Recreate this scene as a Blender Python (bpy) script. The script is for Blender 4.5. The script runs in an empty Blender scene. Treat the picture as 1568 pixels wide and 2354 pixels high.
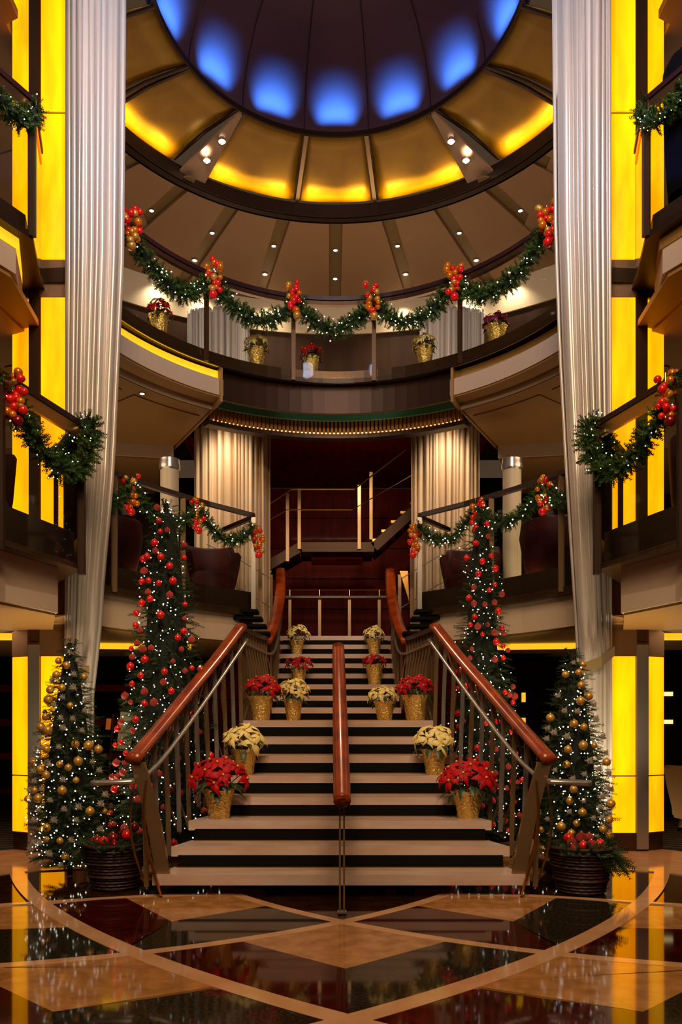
import bpy, math, random
import numpy as np
from mathutils import Vector, Matrix
C = bpy.context.scene.collection
R = math.radians
rnd = random.Random(7)

# ------------------------------------------------------------------ camera
CX, CZ, F, HX, HY = -0.079, 1.285, 1900.0, 759.0, 1655.0
cd = bpy.data.cameras.new('camera'); cam = bpy.data.objects.new('camera', cd); C.objects.link(cam)
cam.location = (CX, 0, CZ); cam.rotation_euler = (R(90), 0, 0)
cd.sensor_fit = 'VERTICAL'; cd.sensor_height = 24.0; cd.lens = F / 2354 * 24.0
cd.shift_x = (784 - HX) / 2354; cd.shift_y = (HY - 1177) / 2354
cd.clip_start = 0.05; cd.clip_end = 100
sc = bpy.context.scene; sc.camera = cam
sc.view_settings.view_transform = 'Standard'; sc.view_settings.look = 'None'
sc.view_settings.gamma = 1; sc.view_settings.use_curve_mapping = False
sc.view_settings.exposure = 0.0
sc.cycles.use_denoising = True
sc.cycles.max_bounces = 6; sc.cycles.transparent_max_bounces = 12
sc.cycles.sample_clamp_indirect = 4.0
sc.cycles.caustics_reflective = False; sc.cycles.caustics_refractive = False
w = bpy.data.worlds.new('world'); sc.world = w; w.use_nodes = True
w.node_tree.nodes['Background'].inputs[0].default_value = (1.0, 0.62, 0.36, 1)
w.node_tree.nodes['Background'].inputs[1].default_value = 0.06

def look_rot(d):
    return Vector(d).to_track_quat('-Z', 'Y').to_euler()
def area(name, loc, d, sx, sy, power, col, spread=180):
    l = bpy.data.lights.new(name, 'AREA'); l.shape = 'RECTANGLE'; l.size = sx; l.size_y = sy
    l.energy = power; l.color = col; l.spread = R(spread)
    o = bpy.data.objects.new(name, l); o.location = loc; o.rotation_euler = look_rot(d); C.objects.link(o); return o
def spot(name, loc, d, power, col, ang=60, blend=0.6, rad=0.04):
    l = bpy.data.lights.new(name, 'SPOT'); l.energy = power; l.color = col
    l.spot_size = R(ang); l.spot_blend = blend; l.shadow_soft_size = rad
    o = bpy.data.objects.new(name, l); o.location = loc; o.rotation_euler = look_rot(d); C.objects.link(o); return o
WARM = (1.0, 0.70, 0.42); CREAM = (1.0, 0.82, 0.62)
# ceiling lamps of the atrium above and behind the camera, then added fills
area('atrium_light', (0, 1.0, 8.6), (0, .62, -.8), 3.0, 2.0, 300, WARM)
area('lobby_light', (0, -1.5, 6.8), (0, .85, -.40), 3.0, 1.0, 260, WARM)
area('gallery_ceiling_fill', (0, 11.6, 5.76), (0, -.1, 1), 3.4, .5, 30, WARM)  # added fill hidden on the gallery floor to brighten the ceiling
for s in (-1, 1):
    spot('tree_fill', (s*1.0, 2.4, 6.8), (s*.95, 4.4, -5.9), 420, CREAM, 34, .8, .06)  # added frontal fill for trees and ornaments, no fixture there
# lamps under the mezzanine and gallery, over the landing and in the curtain slots, plus added fills
for s in (-1, 1):
    area('mezzanine_light', (s*3.3, 9.5, 4.9), (-s*.05, -.1, -1), 1.2, 1.2, 22, WARM)
    area('ground_light', (s*3.3, 8.2, 2.15), (-s*.15, -.2, -1), 1.2, 1.2, 9, WARM)
    area('gallery_ceiling_fill', (s*2.9, 9.9, 5.76), (-s*.1, -.1, 1), 1.0, 1.6, 22, WARM)  # side pair of the hidden fills added for the ceiling
    area('mezzanine_soffit_fill', (s*2.9, 10.2, 2.90), (0, .0, 1), 1.6, 1.6, 16, WARM)  # added upward fill that brightens the gallery soffits
    area('ground_soffit_fill', (s*3.9, 9.6, .05), (0, .0, 1), 1.6, 1.6, 7, WARM)  # added upward fill in place of floor bounce on the soffits
    spot('curtain_light', (s*1.55, 11.0, 5.40), (0, .30, -1), 100, CREAM, 120, 1.0, .15)
    spot('drape_fill', (s*1.2, 5.3, 7.95), (s*.42, 1, -.26), 330, (.70, .76, 1.0), 95, .9, .15)  # added cool fill that tints the upper drape
    spot('drape_base_fill', (s*2.38, 7.42, .12), (s*.02, .16, 1.6), 150, (1.0, .84, .50), 110, .9, .1)  # added warm fill standing in for the onyx glow on the drape
    spot('gallery_light', (s*.8, 12.6, 7.9), (0, .35, -1), 45, CREAM, 110, .8, .05)
spot('landing_light', (0, 9.0, 5.0), (0, -.1, -1), 130, WARM, 95, .8, .1)
spot('stair_light', (-.6, 4.6, 8.2), (.1, .42, -1.1), 200, WARM, 38, .9, .12)
spot('back_stair_light', (.3, 11.2, 5.3), (0, .6, -.45), 95, WARM, 110, .9, .1)

# ------------------------------------------------------------------ materials
def srgb(r, g, b):
    f = lambda c: (c/255)/12.92 if c/255 <= .04045 else ((c/255+.055)/1.055)**2.4
    return (f(r), f(g), f(b), 1)
MATS = {}
def mat(name, col, rough=.5, metal=0, spec=.5, emit=None, es=0, coat=0, noise=None, bump=None, sheen=0, sample=True):
    """noise=(scale, colour2, detail, stretch); bump=(scale, strength)"""
    m = bpy.data.materials.new(name); m.use_nodes = True; nt = m.node_tree; p = nt.nodes['Principled BSDF']
    p.inputs['Base Color'].default_value = col if len(col) == 4 else (*col, 1)
    p.inputs['Roughness'].default_value = rough; p.inputs['Metallic'].default_value = metal
    p.inputs['Specular IOR Level'].default_value = spec; p.inputs['Coat Weight'].default_value = coat
    p.inputs['Coat Roughness'].default_value = .06; p.inputs['Sheen Weight'].default_value = sheen
    if emit: p.inputs['Emission Color'].default_value = (*emit[:3], 1); p.inputs['Emission Strength'].default_value = es
    if noise or bump:
        tc = nt.nodes.new('ShaderNodeTexCoord'); mp = nt.nodes.new('ShaderNodeMapping')
        nt.links.new(tc.outputs['Object'], mp.inputs['Vector'])
    if noise:
        sc_, c2, det, st = noise
        mp.inputs['Scale'].default_value = st
        n = nt.nodes.new('ShaderNodeTexNoise'); n.inputs['Scale'].default_value = sc_; n.inputs['Detail'].default_value = det
        nt.links.new(mp.outputs[0], n.inputs['Vector'])
        r = nt.nodes.new('ShaderNodeValToRGB'); r.color_ramp.elements[0].position = .35; r.color_ramp.elements[1].position = .65
        r.color_ramp.elements[0].color = col if len(col) == 4 else (*col, 1); r.color_ramp.elements[1].color = c2 if len(c2) == 4 else (*c2, 1)
        nt.links.new(n.outputs['Fac'], r.inputs['Fac']); nt.links.new(r.outputs['Color'], p.inputs['Base Color'])
        if emit: nt.links.new(r.outputs['Color'], p.inputs['Emission Color'])
    if bump:
        n2 = nt.nodes.new('ShaderNodeTexNoise'); n2.inputs['Scale'].default_value = bump[0]; n2.inputs['Detail'].default_value = 4
        nt.links.new(tc.outputs['Object'], n2.inputs['Vector'])
        b = nt.nodes.new('ShaderNodeBump'); b.inputs['Strength'].default_value = bump[1]; b.inputs['Distance'].default_value = .015
        nt.links.new(n2.outputs['Fac'], b.inputs['Height']); nt.links.new(b.outputs[0], p.inputs['Normal'])
    if not sample: m.cycles.emission_sampling = 'NONE'
    MATS[name] = m; return m
one = (1, 1, 1)
M_tan = mat('tan_marble', srgb(182, 128, 74), .07, noise=(9, srgb(150, 100, 52), 8, one))
M_band = mat('pale_marble', srgb(205, 158, 118), .09, noise=(5, srgb(190, 142, 100), 6, one))
M_dark = mat('black_granite', srgb(18, 15, 11), .05, spec=.22, noise=(60, srgb(52, 44, 32), 8, one))
M_red = mat('oxblood_marble', srgb(66, 12, 5), .05, spec=.22, noise=(7, srgb(44, 8, 4), 6, one))
M_floorbase = mat('dark_floor', srgb(52, 26, 12), .06, noise=(8, srgb(34, 15, 7), 6, one))
M_tread = mat('pink_marble', srgb(204, 178, 162), .22, noise=(2.2, srgb(188, 156, 136), 8, (1, 3, 3)))
M_black = mat('black_steel', (.004, .0035, .003), .8, spec=.1)
M_brass = mat('brass', srgb(214, 160, 84), .28, 1)
M_bronze = mat('bronze', srgb(92, 66, 44), .32, .75, noise=(3, srgb(78, 54, 34), 3, (1, 1, .15)))
M_band2 = mat('bronze_band', srgb(132, 98, 66), .4, .5)
M_bronze_d = mat('dark_bronze', srgb(58, 38, 24), .42, .6)
M_steel = mat('brushed_steel', srgb(176, 168, 160), .26, .75)
M_post = mat('burnished_post', srgb(140, 112, 80), .3, .6)
M_wood = mat('mahogany', srgb(158, 62, 10), .28, coat=.2, noise=(5, srgb(116, 36, 6), 6, (1, 1, 1)))
M_wood_d = mat('dark_mahogany', srgb(50, 14, 8), .4, coat=.1, noise=(4, srgb(36, 10, 6), 6, one))
M_wallred = mat('red_wood_panel', srgb(120, 20, 8), .55, spec=.12, noise=(2, srgb(92, 13, 5), 6, (6, 1, 1)))
M_brownwall = mat('brown_wood_wall', srgb(62, 36, 13), .6, spec=.15, noise=(2, srgb(50, 28, 10), 5, (3, 3, .4)))
M_cream = mat('cream_plaster', srgb(196, 172, 148), .6)
M_creamw = mat('cream_soffit', srgb(222, 196, 158), .6)
M_soffit = mat('ochre_soffit', srgb(158, 118, 66), .55)
M_taupe = mat('taupe_panel', srgb(140, 106, 76), .65)
M_rib = mat('olive_rib', srgb(116, 92, 56), .5, .2)
M_gold = mat('gold_leaf_panel', srgb(146, 104, 12), .5, .25, noise=(2, srgb(134, 92, 10), 5, (2, 2, 1)))
M_dome = mat('dome_paint', srgb(92, 62, 66), .6, spec=.2)
M_onyx = mat('lit_onyx', (1, .43, .001), .3, emit=(1, .5, 0), es=1.5, noise=(1.5, (1, .25, .001), 6, (2.6, 2.6, .6)))
M_cove = mat('cove_light', srgb(255, 205, 40), .4, emit=srgb(255, 196, 34), es=1.0)
M_lens = mat('lamp_lens', (1, 1, 1), .4, emit=(1, .86, .68), es=9, sample=False)
M_led = mat('fairy_light', (1, 1, 1), .4, emit=(1, .90, .74), es=5.5, sample=False)
M_warmled = mat('rib_light', (1, .6, .25), .4, emit=(1, .55, .2), es=3.0)
M_shelf = mat('shelf_light', (1, .9, .5), .4, emit=(1, .78, .3), es=1.2)
M_rib2 = mat('copper_rib', srgb(210, 146, 78), .45, .2)
M_teal = mat('teal_glass_edge', srgb(110, 186, 150), .3, spec=.3)
M_fabric = mat('silver_satin', srgb(226, 214, 204), .30, .30, sheen=.2, noise=(1.4, srgb(188, 176, 166), 3, (9, 9, .12)))
M_fabric2 = mat('cream_satin', srgb(212, 184, 148), .5, .05, noise=(1.4, srgb(176, 142, 104), 3, (9, 9, .1)))
M_col = mat('column_plaster', srgb(196, 176, 140), .5)
M_needle = mat('fir_needles', srgb(22, 44, 16), .6, noise=(14, srgb(52, 74, 26), 3, one))
M_needle2 = mat('garland_needles', srgb(26, 62, 16), .55, noise=(16, srgb(78, 112, 34), 3, one))
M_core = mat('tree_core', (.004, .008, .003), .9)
M_redball = mat('red_bauble', srgb(236, 30, 28), .25, .1, coat=.4)
M_redglit = mat('red_glitter_bauble', srgb(226, 36, 36), .4, .1, bump=(220, .8), noise=(30, srgb(244, 110, 96), 2, one))
M_orball = mat('orange_bauble', srgb(236, 130, 18), .22, .4, coat=.5)
M_goldball = mat('matte_gold_bauble', srgb(214, 160, 70), .38, .45)
M_silver = mat('silver_glitter', srgb(250, 234, 206), .3, .1, bump=(160, 1))
M_wine = mat('wine_bauble', srgb(130, 12, 22), .25, .3, coat=.5)
M_foil = mat('gold_foil', srgb(240, 200, 108), .2, .8, bump=(52, 1.0))
M_redb = mat('red_bract', srgb(196, 5, 20), .55, spec=.2, noise=(14, srgb(140, 2, 12), 3, one))
M_creamb = mat('cream_bract', srgb(240, 220, 140), .5, noise=(14, srgb(222, 192, 104), 3, one))
M_purpb = mat('crimson_bract', srgb(150, 8, 60), .5, noise=(14, srgb(110, 6, 60), 3, one))
M_leaf = mat('green_leaf', srgb(26, 52, 18), .45, noise=(14, srgb(50, 66, 26), 3, one))
M_budm = mat('yellow_bud', srgb(214, 178, 40), .5)
M_soil = mat('potting_soil', srgb(30, 20, 12), .9)
M_wick = mat('wicker', srgb(64, 28, 18), .6, noise=(40, srgb(36, 15, 10), 3, (1, 1, 3)))
M_burl = mat('burlap', srgb(140, 96, 50), .8)
M_chair = mat('wine_leather', srgb(74, 18, 12), .6, spec=.2, noise=(4, srgb(52, 12, 8), 3, one))
M_chairl = mat('cream_upholstery', srgb(150, 116, 66), .7)
M_blackcloth = mat('black_cloth', (.003, .003, .004), .9, spec=.04)
M_greycloth = mat('grey_cloth', srgb(60, 60, 64), .8)
M_skin = mat('skin', srgb(190, 130, 100), .5)
M_hair = mat('hair', srgb(30, 20, 14), .6)
M_carpet = mat('carpet', srgb(26, 16, 14), .9)
M_stripe = mat('carpet_stripe', srgb(96, 86, 78), .9)
M_board = mat('easel_board', srgb(150, 146, 116), .5)
M_orange = mat('orange_card', srgb(226, 130, 40), .5)
M_tie = mat('tie_band', srgb(150, 128, 84), .5)
def glassmat():
    m = bpy.data.materials.new('balustrade_glass'); m.use_nodes = True; nt = m.node_tree
    nt.nodes.remove(nt.nodes['Principled BSDF']); out = nt.nodes['Material Output']
    t = nt.nodes.new('ShaderNodeBsdfTransparent'); t.inputs[0].default_value = (.93, .95, .93, 1)
    g = nt.nodes.new('ShaderNodeBsdfGlossy'); g.inputs['Roughness'].default_value = .03
    fr = nt.nodes.new('ShaderNodeFresnel'); fr.inputs[0].default_value = 1.10
    mx = nt.nodes.new('ShaderNodeMixShader'); nt.links.new(fr.outputs[0], mx.inputs[0])
    nt.links.new(t.outputs[0], mx.inputs[1]); nt.links.new(g.outputs[0], mx.inputs[2]); nt.links.new(mx.outputs[0], out.inputs[0])
    return m
M_glass = glassmat()

# ------------------------------------------------------------------ mesh helpers
class MB:
    def __init__(s): s.v = []; s.f = []
    def add(s, vs, fs):
        o = len(s.v); s.v += [tuple(v) for v in vs]; s.f += [tuple(i+o for i in f) for f in fs]; return s
    def box(s, c, d, rz=0, rx=0, ry=0):
        m = Matrix.Translation(c) @ Matrix.Rotation(rz, 4, 'Z') @ Matrix.Rotation(ry, 4, 'Y') @ Matrix.Rotation(rx, 4, 'X')
        x, y, z = d[0]/2, d[1]/2, d[2]/2
        vs = [m @ Vector(p) for p in ((-x,-y,-z),(x,-y,-z),(x,y,-z),(-x,y,-z),(-x,-y,z),(x,-y,z),(x,y,z),(-x,y,z))]
        return s.add(vs, [(0,3,2,1),(4,5,6,7),(0,1,5,4),(1,2,6,5),(2,3,7,6),(3,0,4,7)])
    def prism(s, poly, z0, z1):
        a = sum(poly[i][0]*poly[(i+1) % len(poly)][1]-poly[(i+1) % len(poly)][0]*poly[i][1] for i in range(len(poly)))
        if a < 0: poly = poly[::-1]
        n = len(poly)
        vs = [(p[0], p[1], z0) for p in poly] + [(p[0], p[1], z1) for p in poly]
        return s.add(vs, [tuple(range(n))[::-1], tuple(range(n, 2*n))] + [(i, (i+1) % n, n+(i+1) % n, n+i) for i in range(n)])
    def tube(s, path, r, seg=8, rz=None):
        """round (or with rz elliptical: r across, rz vertical) tube along a path"""
        P = [Vector(p) for p in path]; rings = []
        for i, p in enumerate(P):
            t = (P[min(i+1, len(P)-1)] - P[max(i-1, 0)]).normalized()
            up = Vector((0, 0, 1)) if abs(t.z) < .95 else Vector((0, 1, 0))
            a = t.cross(up).normalized(); b = a.cross(t).normalized()
            rr = r[i] if isinstance(r, (list, tuple)) else r; r2 = rz if rz is not None else rr
            rings.append([p + a*math.cos(2*math.pi*k/seg)*rr + b*math.sin(2*math.pi*k/seg)*r2 for k in range(seg)])
        vs = [v for ring in rings for v in ring]; fs = []
        for i in range(len(P)-1):
            for k in range(seg):
                fs.append((i*seg+k, i*seg+(k+1) % seg, (i+1)*seg+(k+1) % seg, (i+1)*seg+k))
        fs.append(tuple(range(seg))[::-1]); fs.append(tuple(range((len(P)-1)*seg, len(P)*seg)))
        return s.add(vs, fs)
    def bar(s, path, wid, hgt, side=None):
        """flat bar of section wid x hgt along a path; side = fixed direction of the width"""
        P = [Vector(p) for p in path]; vs = []; fs = []
        for i, p in enumerate(P):
            t = (P[min(i+1, len(P)-1)] - P[max(i-1, 0)]).normalized()
            if side is not None: a = Vector(side).normalized(); b = t.cross(a).normalized()
            else:
                up = Vector((0, 0, 1)); a = t.cross(up).normalized(); b = a.cross(t).normalized()
            for sx, sy in ((-1,-1),(1,-1),(1,1),(-1,1)): vs.append(p + a*sx*wid/2 + b*sy*hgt/2)
        for i in range(len(P)-1):
            for k in range(4): fs.append((i*4+k, i*4+(k+1) % 4, i*4+4+(k+1) % 4, i*4+4+k))
        n = len(P)*4
        fs += [(3, 2, 1, 0), (n-4, n-3, n-2, n-1)]
        return s.add(vs, fs)
    def lathe(s, prof, c=(0, 0, 0), seg=20, fn=None):
        vs = []; n = len(prof)
        for k in range(seg):
            a = 2*math.pi*k/seg
            for j, (r, z) in enumerate(prof):
                rr = fn(r, z, a, j) if fn else r
                vs.append((c[0]+rr*math.cos(a), c[1]+rr*math.sin(a), c[2]+z))
        fs = [(k*n+j, ((k+1) % seg)*n+j, ((k+1) % seg)*n+j+1, k*n+j+1) for k in range(seg) for j in range(n-1)]
        return s.add(vs, fs)
    def sphere(s, c, r, seg=12, rings=8):
        prof = [(max(1e-4, r*math.sin(math.pi*j/rings)), -r*math.cos(math.pi*j/rings)) for j in range(rings+1)]
        return s.lathe(prof, c, seg)
    def wall(s, path, z0, z1, th=.02):
        """vertical ribbon of thickness th following a plan path"""
        n = len(path); L = []; Rr = []
        for i, p in enumerate(path):
            a = Vector(path[max(i-1, 0)]); b = Vector(path[min(i+1, n-1)]); t = (b-a).normalized(); nn = Vector((-t.y, t.x))
            p = Vector(p); L.append(p+nn*th/2); Rr.append(p-nn*th/2)
        zz0 = z0 if isinstance(z0, (list, tuple)) else [z0]*n; zz1 = z1 if isinstance(z1, (list, tuple)) else [z1]*n
        vs = []
        for i in range(n):
            vs += [(L[i].x, L[i].y, zz0[i]), (Rr[i].x, Rr[i].y, zz0[i]), (Rr[i].x, Rr[i].y, zz1[i]), (L[i].x, L[i].y, zz1[i])]
        fs = []
        for i in range(n-1):
            for k in range(4): fs.append((i*4+k, i*4+(k+1) % 4, i*4+4+(k+1) % 4, i*4+4+k))
        fs += [(3, 2, 1, 0), (4*n-4, 4*n-3, 4*n-2, 4*n-1)]
        return s.add(vs, fs)
def ordinal(n): return '%d%s' % (n, 'th' if 10 <= n % 100 <= 20 else {1: 'st', 2: 'nd', 3: 'rd'}.get(n % 10, 'th'))
def root_of(p):
    while p is not None and p.parent is not None: p = p.parent
    return p
def mesh_from(name, v, f, m, smooth=False):
    me = bpy.data.meshes.new(name); me.from_pydata(v, [], f); me.materials.append(m)
    if smooth: me.polygons.foreach_set('use_smooth', [True]*len(me.polygons))
    me.update(); return me
def obj(name, mb, m, parent=None, smooth=False, kind=None, label=None):
    off = Vector((0, 0, 0))
    r = root_of(parent)
    if r is not None: off = r.location
    v = [(x-off.x, y-off.y, z-off.z) for x, y, z in mb.v]
    me = mesh_from(name, v, mb.f, m, smooth)
    o = bpy.data.objects.new(name, me); C.objects.link(o)
    if parent is not None: o.parent = parent
    if kind: o['kind'] = kind
    if label: o['label'] = label
    if smooth and smooth != 'all':
        try: me.set_sharp_from_angle(angle=R(40))
        except Exception: pass
    return o
def thing(name, label, cat, loc=(0, 0, 0), group=None):
    o = bpy.data.objects.new(name, None); C.objects.link(o); o.location = loc; o.empty_display_size = .1
    o['label'] = label; o['category'] = cat
    if group: o['group'] = group
    return o
def tag(o, label, cat, group=None):
    o['label'] = label; o['category'] = cat
    if group: o['group'] = group
    return o
def struct(name, mb, m, parent=None, smooth=False):
    o = obj(name, mb, m, parent, smooth)
    if parent is None: o['kind'] = 'structure'
    return o
def linked(name, me, loc, parent=None, rot=None, scale=None):
    o = bpy.data.objects.new(name, me); C.objects.link(o); o.location = loc
    if parent is not None: o.parent = parent
    if rot is not None: o.rotation_euler = rot
    if scale is not None: o.scale = scale
    return o
def npmesh(name, V, Fq, m, smooth=False):
    """mesh from numpy arrays, Fq = (n,3) triangles"""
    me = bpy.data.meshes.new(name); me.vertices.add(len(V)); me.vertices.foreach_set('co', V.astype(np.float32).ravel())
    n, k = Fq.shape
    me.loops.add(n*k); me.loops.foreach_set('vertex_index', Fq.astype(np.int32).ravel())
    me.polygons.add(n); me.polygons.foreach_set('loop_start', np.arange(0, n*k, k, dtype=np.int32))
    try: me.polygons.foreach_set('loop_total', np.full(n, k, dtype=np.int32))
    except Exception: pass
    me.materials.append(m); me.update(calc_edges=True); me.validate(); return me
def scatter(tv, tf, mats):
    """tv (k,3) template, tf (m,3) faces, mats (n,4,4) -> V, F"""
    n = len(mats); k = len(tv)
    h = np.c_[tv, np.ones(k)]
    V = np.einsum('nij,kj->nki', mats, h)[:, :, :3].reshape(-1, 3)
    Fq = (tf[None] + (np.arange(n)*k)[:, None, None]).reshape(-1, 3)
    return V, Fq

# ------------------------------------------------------------------ plan curves
EA, EB, EY = 2.62, 3.14, 7.33
def ell(t, d=0):                      # t = angle from +Y, d = outward offset
    return ((EA+d)*math.sin(t), EY+(EB+d)*math.cos(t))
def ellpath(x0, x1, d=0, n=24):
    t0 = math.asin(max(-1, min(1, x0/EA))); t1 = math.asin(max(-1, min(1, x1/EA)))
    return [ell(t0+(t1-t0)*i/n, d) for i in range(n+1)]
ZM, ZG, ZC = 2.87, 5.70, 8.10          # mezzanine floor, gallery floor, top ceiling

# ------------------------------------------------------------------ ground floor
floor = struct('floor', MB().box((0, 6, -.06), (16, 22, .10)), M_floorbase)
CB, RB = (2.997, 8.834), 4.665
CA, RA = (4.912, 10.219), 8.295
def arcY(Cc, r, x): return Cc[1]-math.sqrt(max(0, r*r-(x-Cc[0])**2))
def B(x): return (x, arcY(CB, RB, x))          # falls towards the right side of the room
def Bm(x): return (x, arcY(CB, RB, -x))
def A(x): return (x, arcY(CA, RA, x))
def Am(x): return (x, arcY(CA, RA, -x))
def run(fn, x0, x1, n=12): return [fn(x0+(x1-x0)*i/n) for i in range(n+1)]
def mir(p): return [(-x, y) for x, y in p]
Cp = [(-4.2, 5.1), (-3.2, 5.48), (-2.37, 5.745), (-1.82, 5.92), (-1.38, 6.05), (-.77, 6.09)]
def slab(poly, m, nm='marble_slab'):
    return obj(nm, MB().prism(poly, -.012, 0), m, floor)
for s, mo, mi in ((1, M_red, M_dark), (-1, M_dark, M_red)):
    f = (lambda p: p) if s == 1 else mir
    # centre cell halves, left cell, lower cell, outer cell
    slab(f([(0, 4.27)] + run(Bm, -.62, -1.24) + run(A, -1.24, 0, 10)), mo if s == 1 else M_dark)
    slab(f([(-1.57, 5.99), (-1.09, 5.27), (-1.24, 4.66)] + run(A, -1.24, -2.07)), mo)
    slab(f([(-.77, 6.08)] + run(B, -.77, -.49, 4) + [(-1.09, 5.27), (-1.57, 5.99)]), M_tan)
    slab(f([(-1.09, 5.27)] + run(B, -.49, 0) + run(Bm, 0, -1.24)), mi)
    slab(f(run(A, -1.24, -.59) + [(-1.30, 3.64), (-2.0, 4.29)] + run(Bm, -2.0, -1.24)), M_tan)
    slab(f([(-.59, 3.95)] + run(A, -.59, 0, 6)[1:] + [(.6, 3.28), (.6, 3.0), (-1.4, 3.0), (-1.30, 3.64)]), M_dark if s == 1 else M_red)
    slab(f([(-1.30, 3.64), (-2.0, 4.29)] + run(Bm, -2.0, -3.4)[1:] + [(-3.4, 3.0), (-1.4, 3.0)]), mo)
    slab(f(run(A, -2.07, -1.64) + [(-2.6, 5.0), (-3.4, 4.9), (-3.4, 5.4)]), M_tan)
    slab(f(run(A, -1.64, -1.24) + run(Bm, -1.24, -3.4) + [(-3.4, 4.9), (-2.6, 5.0)]), mi if s == 1 else M_red)
    slab(f([(-2.76, 7.0), (-2.05, 7.2), (-1.6, 8.6), (-2.6, 9.2), (-5.2, 8.2), (-5.2, 6.4), (-3.1, 6.6)]), M_band if s == 1 else M_band)
    slab(f([(-1.75, 7.0), (-1.55, 6.6), (-1.42, 6.9), (-1.45, 8.2), (-1.6, 8.2)]), M_tan)
slab([(0, 5.26)] + run(B, 0, .62) + [(0, 4.27)] + run(Bm, -.62, 0), M_tan)
def band(path, wd=.085, z=.0015):
    return obj('marble_band', MB().wall(path, -.01, z, wd), M_band, floor)
band(run(B, -.78, 3.2, 40), z=.0010); band(run(Bm, .78, -3.2, 40), z=.0014)
band(run(A, -2.82, .9, 40), .12, z=.0018); band(run(Am, 2.82, -.9, 40), .12, z=.0022)
band(Cp, .06, z=.0026); band(mir(Cp), .06, z=.0026)
# carpets beyond the marble
for s in (-1, 1):
    k = thing('carpet', ('dark carpet with curved grey stripes beside the %s lit pillar' % ('left' if s < 0 else 'right')), 'carpet', (s*5.0, 10, 0))
    obj('pile', MB().prism([(s*3.0, 8.4), (s*4.0, 7.6), (s*6.5, 7.3), (s*6.5, 13), (s*3.0, 13)], .001, .008), M_carpet, k)
    mb = MB()
    for j in range(14):
        mb.wall([(s*(3.0+.02*j+.55*u), 8.5+.16*j-.42*u+.12*u*u) for u in np.linspace(0, 4, 9) if 3.0+.02*j+.55*u < 6.5], .006, .011, .03)
    obj('stripe', mb, M_stripe, k, kind='stuff')
# ------------------------------------------------------------------ walls
wb = struct('wall_back', MB().box((0, 15.1, 2.7), (14, .12, 5.4)), M_black)
for z in (0.0, .55, 1.1, 1.65, 2.2, 2.75, 3.3, 3.85, 4.4, 4.95):
    obj('wood_panel', MB().box((0, 15.02, z+.27), (5.0, .05, .535)), M_wallred, wb)
for s, nm in ((-1, 'wall_left'), (1, 'wall_right')):
    wl = struct(nm, MB().box((s*6.6, 5, 4.3), (.1, 20.5, 8.9)), M_brownwall)
for s in (-1, 1):   # dim club wall on the ground floor with wood bands
    g = struct('wall_%s_ground' % ('left' if s < 0 else 'right'), MB().box((s*4.3, 12.2, 1.1), (4.6, .1, 2.2)), M_black)
    for z in (.25, .75, 1.25, 1.75):
        obj('wood_panel', MB().box((s*4.3, 12.13, z), (4.6, .03, .1)), M_wallred, g)
struct('wall_front', MB().box((0, -4, 4.3), (14, .1, 8.9)), M_brownwall)

# ------------------------------------------------------------------ staircase
RISE, RUN, D1 = .16, .30, 6.0
HW = [1.37, 1.29, 1.21, 1.14, 1.08, 1.02, .98, .955]
st = thing('grand_staircase', 'wide marble staircase with open dark risers rising to a landing', 'staircase', (0, 6.0, 0))
def yi(i): return D1+(i-1)*RUN if i <= 8 else 10.44+(i-9)*RUN
for i in range(1, 17):
    z = RISE*i; y = yi(i); th = .076 if i <= 8 else .072
    if i < 8:
        a, b = HW[i-1], HW[i-1]-.10; y2 = y+RUN+.03
    elif i == 8: a, b, y2 = .955, 1.0, 10.5
    elif i < 16: a = b = .82; y2 = y+RUN+.03
    else: a, b, y2 = .84, .95, 14.3
    mb = MB().prism([(-a, y), (a, y), (b, y2), (-b, y2)], z-th, z)
    t = obj('tread' if i not in (8, 16) else 'landing', mb, M_tread, st)
    if i < 16:
        obj('edge_strip', MB().box((0, y2-.038, z+.003), (2*b-.04, .012, .008)), M_brass, t)
        obj('riser_gap_shade', MB().box((0, y2-.02, z+.045), (2*b-.06, .02, .10)), M_black, st)  # black panel standing in for the shade in the open gap
for s in (-1, 1):
    mb = MB().add([(s*x, y, z) for x in (.45, .55) for y, z in ((6.15, .0), (6.15, .08), (8.15, 1.15), (10.45, 1.15), (12.6, 2.40), (14.2, 2.40), (14.2, 2.2), (12.7, 2.2), (10.5, .98), (8.2, .98), (6.5, .0))],
                  [tuple(range(11)), tuple(range(21, 10, -1))] + [(i, 11+i, 11+(i+1) % 11, (i+1) % 11) for i in range(11)])
    obj('stringer', mb, M_black, st)
obj('underside', MB().add([(x, y, z) for x in (-.8, .8) for y, z in ((6.2, .02), (8.3, 1.1), (10.5, 1.1), (12.7, 2.34))],
    [(0, 1, 5, 4), (1, 2, 6, 5), (2, 3, 7, 6)]), M_black, st)

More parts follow.
